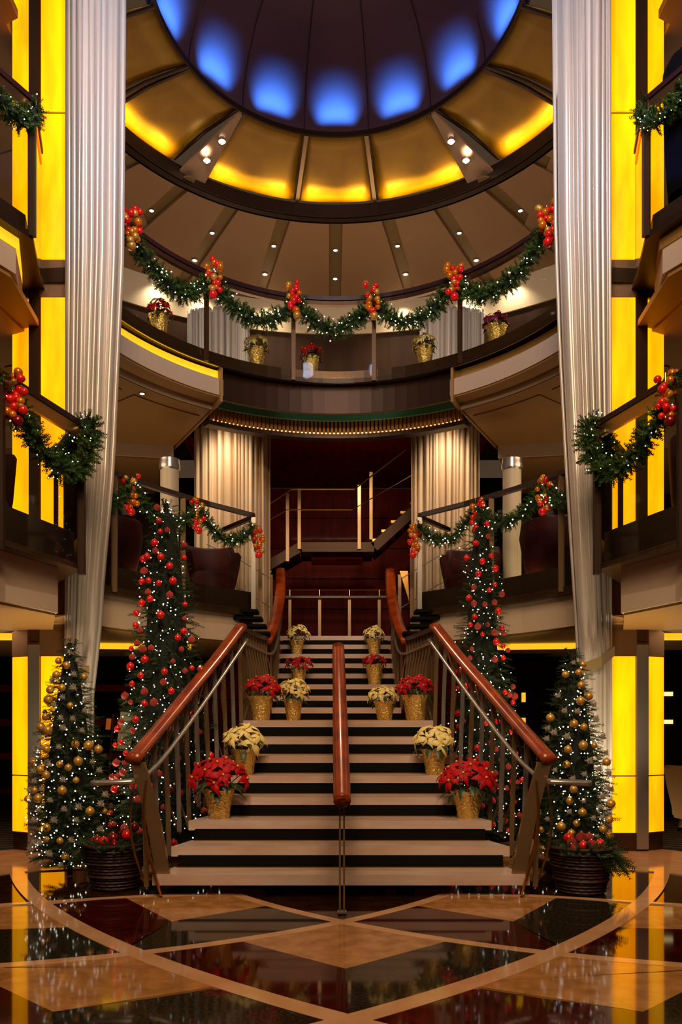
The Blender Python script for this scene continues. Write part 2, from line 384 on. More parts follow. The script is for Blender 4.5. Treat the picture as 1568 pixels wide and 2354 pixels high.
def interp(path, t):
    P = [Vector(p) for p in path]; L = [0]
    for a, b in zip(P, P[1:]): L.append(L[-1]+(b-a).length)
    d = t*L[-1]
    for i in range(len(P)-1):
        if d <= L[i+1] or i == len(P)-2:
            return P[i].lerp(P[i+1], (d-L[i])/(L[i+1]-L[i]) if L[i+1] > L[i] else 0)
def smooth(path, n=24):
    P = [Vector(p) for p in path]; out = []
    m = len(P)-1
    for k in range(n+1):
        u = k/n*m; i = min(int(u), m-1); f = u-i
        p0 = P[max(i-1, 0)]; p1 = P[i]; p2 = P[i+1]; p3 = P[min(i+2, m)]
        out.append(.5*((2*p1)+(p2-p0)*f+(2*p0-5*p1+4*p2-p3)*f*f+(3*p1-p0-3*p2+p3)*f**3))
    return out
for s, side in ((-1, 'left'), (1, 'right')):
    X = lambda p: [(s*-q[0], q[1], q[2]) for q in p]
    b = thing('stair_balustrade', 'lower flight balustrade on the %s with orange-brown wooden handrail' % side, 'balustrade', (s*1.4, 6.0, .16))
    wood = smooth(X([(-1.49, 5.90, 1.00), (-1.38, 6.45, 1.26), (-1.26, 7.0, 1.54), (-1.11, 7.58, 1.86), (-.955, 8.15, 2.21)]), 24)
    obj('handrail', MB().tube(wood, .062, 12, .036), M_wood, b, smooth='all')
    silver = smooth(X([(-1.45, 5.98, .85), (-1.35, 6.28, .99), (-1.20, 6.9, 1.33), (-1.06, 7.45, 1.66), (-.89, 8.1, 2.07)]), 24)
    obj('grab_rail', MB().tube(silver, .017, 8), M_steel, b, smooth='all')
    loop = X([(-1.45, 5.98, .85), (-1.56, 5.95, .84), (-1.70, 5.95, .835), (-1.76, 5.93, .835), (-1.77, 5.89, .835), (-1.74, 5.86, .835), (-1.6, 5.86, .84), (-1.47, 5.88, .845)])
    obj('rail_loop', MB().tube(smooth(loop, 24), .02, 8), M_steel, b, smooth='all')
    newel = X([(-1.30, 6.06, .13), (-1.36, 6.0, .55), (-1.46, 5.94, .98)])
    obj('newel_post', MB().bar(smooth(newel, 8), .10, .04, (1, 0, 0)), M_post, b)
    thin = smooth(X([(-1.30, 5.98, .02), (-1.39, 5.95, .35), (-1.42, 5.94, .62), (-1.40, 5.95, .85)]), 10)
    obj('newel_rib', MB().bar(thin, .016, .03, (1, 0, 0)), M_brass, b)
    def foot(y):
        i = max(1, min(8, (y-D1)/RUN+1)); k = int(i); f = i-k
        return (HW[min(k-1, 7)]*(1-f)+HW[min(k, 7)]*f), RISE*k
    for j in range(11):
        t = .07+.9*j/10; top = interp(wood, t); hw, zz = foot(top.y)
        fx = s*(abs(top.x)-.03)
        obj('baluster', MB().bar([(fx, top.y, zz-.10), (fx+(top.x-fx)*.15, top.y, zz+.25), (top.x, top.y, top.z-.02)], .012, .042, (1, 0, .0)) if False else
            MB().bar([(fx, top.y+.01, zz-.10), (fx+(top.x-fx)*.3, top.y+.01, zz+.3), (top.x, top.y, top.z-.02)], .036, .014, (1, 0, 0)), M_steel if j % 2 else M_post, b)
        if j < 10:
            arc = []
            for u in np.linspace(0, 1, 9):
                bow = math.sin(math.pi*u)*.10
                p = Vector((fx, top.y+.03, zz-.12)).lerp(Vector((top.x, top.y+.10, top.z-.02)), float(u))
                arc.append((p.x+s*bow*1.1, p.y-bow*.5, p.z))
            obj('curved_baluster', MB().bar(arc, .012, .02, (1, 0, 0)), M_brass if j % 3 == 0 else M_post, b)
    # landing return and upper flight
    b2 = thing('stair_balustrade', 'upper balustrade on the %s with red curved wooden handrail above the landing' % side, 'balustrade', (s*.95, 8.2, 1.28))
    ret = X([(-.98, 8.2, 2.20), (-.95, 8.8, 2.22), (-.90, 9.6, 2.25), (-.86, 10.15, 2.28)])
    obj('landing_rail', MB().bar(smooth(ret, 8), .06, .05), M_wood_d, b2)
    low = X([(-.94, 8.25, 2.06), (-.88, 9.4, 2.08), (-.80, 10.15, 2.10), (-.76, 10.6, 2.28), (-.75, 11.6, 2.85), (-.80, 12.5, 3.36)])
    obj('grab_rail', MB().tube(smooth(low, 20), .015, 8), M_steel, b2, smooth='all')
    up = smooth(X([(-.865, 10.1, 2.24), (-.80, 10.6, 2.5), (-.775, 11.4, 2.95), (-.80, 12.0, 3.28), (-.835, 12.55, 3.56)]), 20)
    obj('handrail', MB().tube(up, .075, 12, .04), M_wood, b2, smooth='all')
    for j in range(10):
        p = interp(ret, .04+.92*j/9)
        obj('baluster', MB().box((p.x, p.y, (p.z+1.2)/2), (.034, .014, p.z-1.2)), M_post, b2)
        if j < 9:
            arc = [(p.x-s*.09*math.sin(math.pi*u), p.y+.1+.02*math.sin(math.pi*u), 1.2+(p.z-1.24)*u) for u in np.linspace(0, 1, 7)]
            obj('curved_baluster', MB().bar(arc, .012, .018, (1, 0, 0)), M_post, b2)
    for j in range(8):
        p = interp(up, .06+.9*j/7); zb = 1.28+max(0, (p.y-10.3))*RISE/RUN
        obj('baluster', MB().box((p.x+s*.03, p.y, (p.z+zb)/2), (.03, .014, p.z-zb)), M_post, b2)
# centre handrail
ch = thing('centre_handrail', 'red wooden centre handrail on slim metal posts dividing the stairs', 'handrail', (0, 5.52, 0))
cr = smooth([(0, 5.42, .765), (0, 5.5, .79), (0, 6.4, 1.23), (0, 7.3, 1.66), (-.0, 8.05, 2.00)], 18)
obj('handrail', MB().tube(cr, .058, 12, .045), M_wood, ch, smooth='all')
obj('collar', MB().lathe([(.001, -.02), (.035, -.02), (.035, .02), (.001, .02)], (0, 5.5, .745), 12), M_steel, ch)
for y in (5.52, 7.0, 8.0):
    zb = 0.0 if y < 6 else RISE*int((y-D1)/RUN+1)
    zt = interp(cr, (y-5.42)/2.63).z-.03
    for dx in (-.014, .014):
        obj('post', MB().box((dx, y, (zb+zt)/2), (.012, .03, zt-zb)), M_post, ch)
    obj('foot_plate', MB().box((0, y, zb+.004), (.06, .07, .01)), M_steel, ch)

# ------------------------------------------------------------------ upper landing railing and the dark stair behind
lr = thing('landing_railing', 'steel railing with four posts at the top of the stairs', 'railing', (0, 13.9, 2.56))
obj('top_rail', MB().tube([(-1.0, 13.9, 3.47), (1.0, 13.9, 3.47)], .012, 8), M_wood, lr)
obj('mid_rail', MB().tube([(-1.05, 13.8, 3.34), (1.05, 13.8, 3.34)], .022, 8), M_steel, lr)
for x in (-.755, -.255, .245, .745):
    obj('post', MB().box((x, 13.88, 2.94), (.05, .03, .76)), M_post, lr)
    obj('bracket', MB().tube([(x, 13.88, 3.3), (x, 13.88, 3.47)], .01, 6), M_steel, lr)
for a in (-.5, 0, .5):
    obj('glass_panel', MB().box((a, 13.9, 2.98), (.44, .012, .6)), M_glass, lr)
def W(px, py, Y): return ((px-HX)*Y/F+CX, Y, CZ+(HY-py)*Y/F)
bs = thing('back_staircase', 'dark open staircase crossing behind the main landing with thin rails', 'staircase', (0, 13.2, 2.6))
line = [W(540, 1345, 13), W(690, 1258, 13), W(860, 1258, 13), W(1010, 1120, 13)]
for dy in (0, .75):
    mb = MB()
    for a, b_ in zip(line, line[1:]): mb.bar([(a[0], a[1]+dy, a[2]), (b_[0], b_[1]+dy, b_[2])], .04, .15, (0, 1, 0))
    obj('stringer', mb, M_bronze_d, bs)
obj('landing', MB().box((.03, 13.38, 4.0), (1.17, .74, .06)), M_bronze, bs)
obj('soffit_panel', MB().box((.03, 13.45, 3.90), (.82, .5, .10)), M_wallred, bs)
obj('ledge', MB().box((.06, 13.78, 4.2), (1.05, .03, .04)), M_brass, bs)
for k in range(6):
    obj('tread', MB().box((.70+.15*k, 13.38, 4.12+.145*k), (.24, .72, .04)), M_brass, bs)
for k in range(6):
    obj('tread', MB().box((-.68-.15*k, 13.38, 3.95-.09*k), (.22, .72, .04)), M_bronze, bs)
for q, r in (([(590, 1178), (670, 1125), (815, 1125), (935, 1032)], .013), ([(590, 1213), (660, 1172), (810, 1172), (950, 1090)], .009)):
    obj('rail', MB().tube([W(a, b_, 12.95) for a, b_ in q], r, 6), M_brass, bs)
for a, z0, z1 in ((661, 1290, 1135), (688, 1262, 1122), (826, 1262, 1115), (853, 1240, 1085)):
    p0 = W(a, z0, 12.95); p1 = W(a, z1, 12.95)
    obj('post', MB().box((p0[0], 12.96, (p0[2]+p1[2])/2), (.05, .03, p1[2]-p0[2])), M_post, bs)
for x0, x1 in ((-.70, -.57), (-.54, .40)):
    obj('glass_panel', MB().box(((x0+x1)/2, 12.97, 4.42), (x1-x0, .01, .6)), M_glass, bs)
# side stair beyond the mezzanine rail
ss = thing('side_staircase', 'short run of golden edged steps beside the right draped column', 'staircase', (1.7, 13.0, 2.8))
for k in range(3):
    obj('tread', MB().box((1.68+.02*k, 12.75, 3.72+.19*k), (.46, .26, .05)), M_brass, ss)
obj('pole', MB().tube([(1.75, 12.7, 2.87), (1.75, 12.7, 3.75)], .025, 8), M_post, ss)
# cable rails and posts on both sides of the upper flight
for s, side in ((-1, 'left'), (1, 'right')):
    k = thing('cable_railing', 'thin cable railing of golden posts climbing beside the %s draped column' % side, 'railing', (s*1.0, 11.0, 2.4))
    for x, y, z0, z1 in ((1.0, 10.9, 2.2, 3.55), (1.12, 11.3, 2.5, 3.3), (.98, 12.6, 2.56, 3.5), (1.55, 11.6, 2.87, 3.7)):
        obj('post', MB().box((s*x, y, (z0+z1)/2), (.05, .025, z1-z0)), M_post, k)
    for dz in (0, .38):
        obj('cable', MB().tube([(s*.85, 10.8, 2.75+dz), (s*1.35, 11.2, 3.1+dz), (s*1.8, 11.5, 3.35+dz)], .006, 6), M_steel, k)
    obj('plate', MB().add([(s*.93, 12.0, 3.45), (s*1.05, 12.0, 3.45), (s*1.07, 12.0, 3.0)], [(0, 1, 2)]), M_brass, k)
    for j in range(4):   # landing to mezzanine steps
        obj('tread', MB().box((s*(.98+.05*j), 10.15, 2.34+.09*j), (.34, .3, .035)), M_black, k)

# ------------------------------------------------------------------ mezzanine (deck 2)
MP = [(-1.02, 10.17), (-1.5, 9.62), (-1.956, 8.98), (-2.265, 8.46), (-2.5, 7.95)]
TIP = (-2.22, 7.1)
def shift(path, d):       # offset a plan path outward from the atrium centre
    out = []
    for x, y in path:
        v = Vector((x, y-7.3)); v = v*(1+d/v.length); out.append((v.x, v.y+7.3))
    return out
for s, side in ((-1, 'left'), (1, 'right')):
    f = (lambda p: p) if s == -1 else mir
    # back mezzanine slab
    poly = f(MP+[(-2.75, 8.3), (-6.5, 8.3), (-6.5, 13.5), (-1.15, 13.5), (-1.15, 10.5)])
    fl = struct('mezzanine_floor', MB().prism(poly, 2.56, 2.64), M_bronze)
    obj('upstand', MB().wall(f(shift(MP, .06)), 2.64, 2.86, .03), M_bronze_d, fl)
    in1 = f(shift(MP, .10))
    obj('fascia', MB().wall(in1, 2.24, 2.56, .03), M_cream, fl)
    struct('ground_ceiling', MB().prism(f(shift(MP, .12)+[(-6.5, 8.3), (-6.5, 13.5), (-1.2, 13.5), (-1.2, 10.3)]), 2.22, 2.30), M_soffit)
    # lit cove in the ground ceiling
    cv = tag(obj('cove_lamp', MB().box((s*2.75, 10.15, 2.19), (1.9, .26, .05), rz=s*R(-8)), M_cove), 'glowing yellow cove lamp under the %s mezzanine, near the tall tree' % side, 'lamp')
    cv2 = tag(obj('cove_lamp', MB().box((s*4.0, 9.0, 2.19), (1.4, .26, .05)), M_cove), 'glowing yellow cove lamp at the outer %s ceiling behind the lit pillar' % side, 'lamp')
    # side prow slab
    poly = f([TIP, (-2.50, 6.05), (-3.2, 3.6), (-6.5, 3.6), (-6.5, 8.35), (-2.9, 8.35), (-2.72, 7.9)])
    fl = struct('mezzanine_floor', MB().prism(poly, 2.575, 2.62), M_bronze)
    edge = f([(-2.70, 7.85), TIP, (-2.50, 6.05), (-3.2, 3.6)])
    ins = f([(-2.75, 7.75), (-2.30, 7.12), (-2.58, 6.05), (-3.28, 3.6)])
    obj('upstand', MB().wall(ins, 2.62, 2.90, .03), M_bronze_d, fl)
    insf = f([(-2.9, 7.75), (-2.40, 7.0), (-2.68, 6.0), (-3.4, 3.6)])
    obj('fascia', MB().wall(insf, 2.19, 2.58, .03), M_cream, fl)
    struct('ground_ceiling', MB().prism(f([(-2.41, 7.0), (-2.7, 6.0), (-3.4, 3.6), (-6.5, 3.6), (-6.5, 8.4), (-2.9, 8.4)]), 2.17, 2.25), M_soffit)
    # side balustrade
    b = thing('prow_balustrade', 'glass balustrade of the %s mezzanine balcony with dark handrail' % side, 'balustrade', (s*2.3, 7.0, 2.62))
    e3 = [(p[0], p[1], 3.82) for p in edge]
    obj('handrail', MB().bar(e3, .055, .045), M_wood_d, b)
    obj('under_rail', MB().bar([(p[0], p[1], 3.745) for p in edge], .03, .10), M_brass, b)
    for (p, q) in zip(edge, edge[1:]):
        obj('glass_panel', MB().wall([p, q], 2.60, 3.70, .012), M_glass, b)
    for p in (edge[1], edge[2]):
        obj('post', MB().box((p[0]*.995, p[1]-.02, 3.15), (.06, .05, 1.24)), M_bronze_d, b)
    # back balustrade
    b = thing('mezzanine_balustrade', 'glass balustrade with dark wooden rail on the %s mezzanine behind the tall tree' % side, 'balustrade', (s*1.5, 9.6, 2.62))
    pth = f(MP)
    obj('handrail', MB().bar([(p[0], p[1], 3.80) for p in pth], .055, .05), M_wood_d, b)
    endp = f([(-1.02, 10.17), (-1.48, 10.85)])
    obj('handrail', MB().bar([(p[0], p[1], 3.78) for p in endp], .05, .05), M_wood_d, b)
    for p, q in zip(pth, pth[1:]):
        obj('glass_panel', MB().wall([p, q], 2.60, 3.62, .012), M_glass, b)
    for t in (.0, .42, .80):
        p = interp([(x, y, 0) for x, y in pth], t)
        obj('post', MB().box((p.x, p.y-.02, 3.18), (.055, .035, 1.18)), M_post if t else M_steel, b)
    # round column on the mezzanine
    c = thing('column', 'round cream column behind the %s mezzanine rail' % side, 'column', (s*2.22, 10.4, 2.62))
    cx = -2.10 if s < 0 else 2.21
    obj('shaft', MB().lathe([(.001, 0), (.115, 0), (.115, 1.83), (.001, 1.83)], (cx, 10.4, 2.64), 24), M_col, c, smooth=True)
    obj('capital', MB().lathe([(.115, 0), (.135, .02), (.135, .06), (.125, .10), (.125, .14)], (cx, 10.4, 4.42), 24), M_steel, c, smooth=True)

# ------------------------------------------------------------------ gallery (deck 3)
gp = ellpath(-2.55, 2.55, 0, 40)
slabp = gp + [(6.5, 8.4), (6.5, 13.6), (-6.5, 13.6), (-6.5, 8.4)]
gf = struct('gallery_floor', MB().prism(slabp, 5.56, ZG), M_bronze)
obj('edge_trim', MB().wall(ellpath(-2.55, 2.55, -.012, 40), 5.545, 5.60, .02), M_bronze_d, gf)
# undersides: outer parts of the slab with the cream step fascias and recessed panels
for s in (-1, 1):
    f = (lambda p: p) if s == -1 else mir
    e0 = f(ellpath(-2.40, -1.36, .05, 16)); e1 = f(ellpath(-2.40, -1.36, .30, 16)); 
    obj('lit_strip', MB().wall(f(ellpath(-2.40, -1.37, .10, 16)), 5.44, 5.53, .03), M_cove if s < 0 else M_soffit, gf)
    obj('fascia', MB().wall(e0, 5.22, 5.42, .03), M_cream, gf)
    obj('step_soffit', MB().prism(e0+e1[::-1], 5.20, 5.24), M_soffit, gf)
    obj('step_fascia', MB().wall(e1, 5.13, 5.22, .03), M_cream, gf)
    q = f([(-1.52, 10.2), (-2.28, 11.62), (-6.5, 11.0), (-6.5, 8.45), (-2.95, 8.45)])
    e1n = f(ellpath(-2.40, -1.40, .30, 16))
    sp = [q[1], q[2], q[3]] + e1n
    cg = struct('gallery_ceiling', MB().prism(sp, 5.13, 5.2), M_soffit)
    for a in range(3):     # recessed ceiling panels, proud border left
        t0 = R(-33-19*a); t1 = t0-R(16)
        pts = [ell(t0+(t1-t0)*i/6, .55) for i in range(7)] + [ell(t1+(t0-t1)*i/6, 1.28) for i in range(7)]
        obj('ceiling_panel', MB().prism(f(pts), 5.115, 5.135), M_soffit, cg)
    obj('side_fascia', MB().wall(f([(-1.39, 9.98), (-2.42, 11.98)]), 5.13, 5.55, .03), M_soffit, cg)
    obj('lower_fascia', MB().wall(f([(-2.28, 11.62), (-3.2, 11.45), (-6.5, 10.6)]), 4.96, 5.14, .03), M_cream, cg)
    struct('gallery_ceiling', MB().prism(f([(-2.30, 11.66), (-3.2, 11.47), (-6.5, 10.62), (-6.5, 15), (-2.6, 15), (-2.6, 12.2)]), 4.94, 5.0), M_soffit)
    struct('wall_%s_mezzanine' % ('left' if s < 0 else 'right'), MB().box((s*4.4, 13.4, 3.8), (3.8, .1, 2.35)), M_brownwall)
    dk = struct('wall_%s_recess' % ('left' if s < 0 else 'right'), MB().box((s*2.35, 12.9, 3.8), (.9, .08, 2.5)), M_black)
# bulkhead, teal glass band and copper ribbed valance over the stairs
bk = ellpath(-1.37, 1.37, .12, 20)
obj('bulkhead', MB().wall(bk, 5.20, 5.56, .05), M_bronze_d, gf)
obj('glass_band', MB().wall(ellpath(-1.42, 1.42, .42, 20), 5.22, 5.34, .03), M_teal, gf)
val = thing('ribbed_valance', 'copper ribbed light valance curving over the stairs below the gallery', 'light fixture', (0, 10.9, 5.1))
for t in np.linspace(-1, 1, 63):
    ang = math.asin(1.33/EA)*t; x, y = ell(ang, .50)
    o = obj('rib', MB().box((x, y, 5.15), (.030, .04, .20), rz=-ang), M_rib2, val)
obj('glow_strip', MB().wall(ellpath(-1.33, 1.33, .53, 24), 5.06, 5.10, .03), M_warmled, val)
obj('backing', MB().wall(ellpath(-1.34, 1.34, .56, 24), 5.06, 5.26, .02), M_bronze, val)
obj('rim', MB().wall(ellpath(-1.38, 1.38, .50, 24), 5.0, 5.055, .14), M_bronze_d, val)
# red timber ceiling behind the valance
cl = struct('stair_ceiling', MB().box((0, 13.2, 5.545), (4.6, 3.9, .02)), M_black)
for k in range(7):
    obj('ceiling_board', MB().box((0, 11.6+.52*k, 5.525), (2.0 if k < 2 else 4.6, .50, .03)), M_wallred, cl)
# gallery balustrade
gb = thing('gallery_balustrade', 'curved glass balustrade of the upper gallery with dark red wooden rail', 'balustrade', (0, 10.4, 5.6))
rp = ellpath(-2.55, 2.55, -.02, 40)
obj('handrail', MB().bar([(x, y, 6.60) for x, y in rp], .07, .05), M_wood_d, gb)
obj('under_rail', MB().bar([(x, y, 6.54) for x, y in rp], .05, .05), M_bronze, gb)
postx = [-2.45, -1.575, -.55, .48, 1.50, 2.42]
for x in postx:
    t = math.asin(x/EA); px, py = ell(t, -.05)
    obj('post', MB().box((px, py, 6.03), (.05, .035, .98), rz=-t), M_bronze, gb)
ts = [math.asin(x/EA) for x in postx]
for a, b_ in zip(ts, ts[1:]):
    obj('glass_panel', MB().wall([ell(a+(b_-a)*i/8, -.025) for i in range(9)], 5.53, 6.50, .012), M_glass, gb)
# side balconies of the gallery
for s, side in ((-1, 'left'), (1, 'right')):
    f = (lambda p: p) if s == -1 else mir
    tip = (-2.69, 7.26)
    edge = f([(-2.85, 7.9), tip, (-2.95, 6.75), (-3.6, 5.4)])
    poly = f([(-2.9, 8.3), (-2.85, 7.9), tip, (-2.95, 6.75), (-3.6, 5.4), (-6.5, 5.4), (-6.5, 8.35)])
    fl = struct('gallery_floor', MB().prism(poly, 5.50, 5.56), M_bronze_d)
    ins = f([(-2.92, 7.85), (-2.77, 7.26), (-3.03, 6.75), (-3.68, 5.4)])
    obj('upstand', MB().wall(ins, 5.56, 5.72, .03), M_bronze, fl)
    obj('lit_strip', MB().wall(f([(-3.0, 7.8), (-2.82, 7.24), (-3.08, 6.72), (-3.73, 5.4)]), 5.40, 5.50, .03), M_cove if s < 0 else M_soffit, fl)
    obj('fascia', MB().wall(f([(-3.0, 7.8), (-2.84, 7.22), (-3.10, 6.70), (-3.75, 5.4)]), 5.18, 5.40, .03), M_cream, fl)
    struct('gallery_ceiling', MB().prism(f([(-2.95, 8.3), (-2.86, 7.2), (-3.12, 6.7), (-3.77, 5.4), (-6.5, 5.4), (-6.5, 8.4)]), 5.14, 5.2), M_soffit)
    b = thing('gallery_side_balustrade', 'glass balustrade high at the %s edge beside the lit pillar top' % side, 'balustrade', (s*2.8, 7.2, 5.56))
    obj('handrail', MB().bar([(p[0], p[1], 6.72) for p in edge], .055, .045), M_wood_d, b)
    obj('under_rail', MB().bar([(p[0], p[1], 6.64) for p in edge], .03, .09), M_brass, b)
    for p, q in zip(edge, edge[1:]): obj('glass_panel', MB().wall([p, q], 5.52, 6.60, .012), M_glass, b)
    obj('post', MB().box((edge[1][0], edge[1][1]-.02, 6.1), (.06, .05, 1.16)), M_bronze_d, b)
    # far top ceiling over the side galleries
    struct('ceiling', MB().prism(f([(-3.12, 3.0), (-3.12, 8.05), (-3.26, 8.12), (-3.26, 8.78), (-2.6, 8.78), (-2.6, 13.6), (-6.6, 13.6), (-6.6, 3.0)]), 8.12, 8.2), M_taupe)
# gallery back wall, cream band, wainscot rail
pw = [(5.3*math.sin(a), 8.3+5.3*math.cos(a)) for a in np.linspace(-R(62), R(62), 33)]
wg = struct('wall_gallery', MB().wall(pw, ZG, 8.1, .08), M_brownwall)
pw2 = [(5.24*math.sin(a), 8.3+5.24*math.cos(a)) for a in np.linspace(-R(62), R(62), 33)]
obj('cream_frieze', MB().wall(pw2, 7.60, 8.1, .03), M_creamw, wg)
obj('chair_rail', MB().wall(pw2, 6.55, 6.62, .03), M_wood_d, wg)

# ------------------------------------------------------------------ top ceiling with dome
DY = 8.3
def dp(a, ra, rb): return (ra*math.sin(a), DY+rb*math.cos(a))
# ceiling panels between the olive ribs (rib axes every 13.8 degrees)
ce = struct('ceiling', MB().prism([dp(a, 3.02, 3.05) for a in np.linspace(-R(85), R(85), 41)] + [dp(a, 5.4, 5.35) for a in np.linspace(R(85), -R(85), 41)], 8.14, 8.2), M_rib)
for k in range(-6, 6):
    c0 = R(13.8*k); c1 = R(13.8*(k+1))
    def edge(rr, off):                     # constant-width rib: offset angle shrinks with radius
        return off/rr
    n = 6; inner = []; outer = []
    for i in range(n+1):
        a0 = c0+.095/3.06; a1 = c1-.095/3.06; inner.append(dp(a0+(a1-a0)*i/n, 3.0, 3.06))
        b0 = c0+.095/5.3; b1 = c1-.095/5.3; outer.append(dp(b0+(b1-b0)*i/n, 5.28, 5.28))
    obj('ceiling_panel', MB().prism(inner+outer[::-1], 8.10, 8.139), M_taupe, ce)
def downlight(x, y, z, r=.028, label=None, group=None):
    t = thing('downlight', label, 'lamp', (x, y, z), group)
    obj('trim_ring', MB().lathe([(r, 0), (r*1.5, 0), (r*1.5, -.012), (r, -.012), (r, 0)], (x, y, z), 14), M_steel, t)
    obj('lens', MB().lathe([(.001, -.006), (r, -.006)], (x, y, z), 12), M_lens, t)
for k in range(-4, 5):
    for rr, row in ((3.75, 'inner'), (4.53, 'outer')):
        a = R(13.8*k); x, y = dp(a, rr, rr)
        downlight(x, y, 8.14, .030, 'small ceiling downlight, %s from the left in the %s ring around the dome' % (ordinal(k+5), row), 'downlights of the %s ceiling ring' % row)
for i_, a in enumerate((-32, -24, -12, 12, 24, 32)):
    x, y = dp(R(a), 5.02, 5.02)
    downlight(x, y, 8.10, .036, '%s bright downlight from the left above the cream gallery frieze' % ordinal(i_+1), 'wall washers above the gallery')
    spot('wall_washer', (x, y, 8.04), (math.sin(R(a))*.25, .3, -1), 26, CREAM, 110, .9, .03)
# gold panel ring
OA, OB, IA, IB = 2.85, 2.90, 1.90, 2.13
ring = struct('dome_ceiling_ring', MB().wall([dp(a, 2.99, 3.04) for a in np.linspace(-R(84), R(84), 61)], 8.10, 8.30, .03), M_bronze_d)
for a0, a1 in ((-R(84), R(84)), (R(104), R(256))):
    aa = np.linspace(a0, a1, 61)
    obj('ring_lip', MB().prism([dp(a, OA+.02, OB+.02) for a in aa] + [dp(a, 3.0, 3.05) for a in aa[::-1]], 8.10, 8.13), M_bronze_d, ring)
    obj('ring_lip_face', MB().wall([dp(a, OA+.02, OB+.02) for a in aa], 8.10, 8.27, .03), M_bronze_d, ring)
def goldpanel(i0, i1, o0, o1):
    n = 8; vs = []
    for i in range(n+1):
        a = R(i0+(i1-i0)*i/n); b = R(o0+(o1-o0)*i/n)
        x, y = dp(a, IA, IB); u, v = dp(b, OA+.10, OB+.10)
        for w_ in np.linspace(0, 1, 5):     # gently curved between inner rim and outer cove
            vs.append((x+(u-x)*w_, y+(v-y)*w_, 8.66-(8.66-8.36)*w_ + .05*math.sin(math.pi*w_)))
    fs = [(i*5+j, i*5+j+1, i*5+6+j, i*5+5+j) for i in range(n) for j in range(4)]
    o = obj('gold_panel', MB().add(vs, fs), M_gold, ring, smooth='all')
    md = o.modifiers.new('thickness', 'SOLIDIFY'); md.thickness = .02
    # frame lines on the two radial edges
    for a_, b_ in ((i0, o0), (i1, o1)):
        x, y = dp(R(a_), IA, IB); u, v = dp(R(b_), OA+.04, OB+.04)
        obj('panel_frame', MB().bar([(x, y, 8.64), ((x+u)/2, (y+v)/2, 8.52), (u, v, 8.33)], .03, .03), M_bronze_d, ring)
    am = R((o0+o1)/2); x, y = dp(am, OA-.0, OB-.0)
    wd = 2*OB*math.sin(R(abs(o1-o0)/2))*.86
    x, y = dp(am, 2.90, 2.94)
    area('gold_cove_light', (x, y, 8.235), (-math.sin(am)*.55, -math.cos(am)*.55, 1), wd, .03, 9.5, (1, .68, .06), 120)
PAN = [(-10.8, 10.8, -9.8, 9.8), (12, 36, 11.2, 36), (-36, -12, -36, -11.2), (39, 61, 45, 65), (-61, -39, -65, -45), (62, 84, 67, 84), (-84, -62, -84, -67), (105, 128, 105, 128), (129, 153, 129, 153), (154, 178, 154, 178), (182, 206, 182, 206), (207, 231, 207, 231), (232, 255, 232, 255)]
for p in PAN: goldpanel(*p)
for a in (11, -11): # slim dividers
    x, y = dp(R(a*1.04), IA, IB); u, v = dp(R(a*.96), OA+.04, OB+.04)
    obj('divider', MB().bar([(x, y, 8.63), (u, v, 8.28)], .05, .02), M_post, ring)
obj('inner_rim', MB().wall([dp(a, IA-.01, IB-.01) for a in np.linspace(-math.pi, math.pi, 91)], 8.63, 8.69, .025), M_bronze_d, ring)
for s in (-1, 1):   # wide spokes with two spot lamps and a speaker grille
    a0, a1 = 37, 38.5; b0, b1 = 36.5, 44.5
    pts = [dp(s*R(a0), IA, IB), dp(s*R(a1), IA, IB), dp(s*R(b1), 3.0, 3.05), dp(s*R(b0), 3.0, 3.05)]
    zz = [8.60, 8.60, 8.12, 8.12]
    mb = MB().add([(p[0], p[1], z) for p, z in zip(pts, zz)] + [(p[0], p[1], z+.03) for p, z in zip(pts, zz)], [(0, 1, 2, 3), (7, 6, 5, 4), (0, 4, 5, 1), (1, 5, 6, 2), (2, 6, 7, 3), (3, 7, 4, 0)])
    obj('spoke', mb, M_taupe, ring)
    for w_ in (.30, .56):
        aa = s*R(38.2+(41.5-38.2)*w_); rr = IA+(3.0-IA)*w_; rb = IB+(3.05-IB)*w_
        x, y = dp(aa, rr, rb); z = 8.59-(8.6-8.12)*w_
        t = thing('spot_lamp', 'bright spot lamp on the %s wide spoke of the dome ring, %s one' % ('left' if s < 0 else 'right', 'upper' if w_ < .4 else 'lower'), 'lamp', (x, y, z))
        obj('housing', MB().lathe([(.03, 0), (.04, -.04), (.045, -.05)], (x, y, z), 14), M_steel, t)
        obj('lens', MB().sphere((x, y, z-.045), .034, 10, 6), M_lens, t)
    x, y = dp(s*R(41), 2.86, 2.9)
    obj('speaker_grille', MB().lathe([(.001, -.012), (.075, -.012), (.085, 0)], (x, y, 8.14), 18), M_rib, ring)
    am = R(37.6); x, y = dp(s*am, 2.4, 2.55)
    spot('spoke_light', (s*1.62, DY+1.95, 8.30), (s*.05, .1, .3), 5, (1, .85, .6), 120, .9, .02)
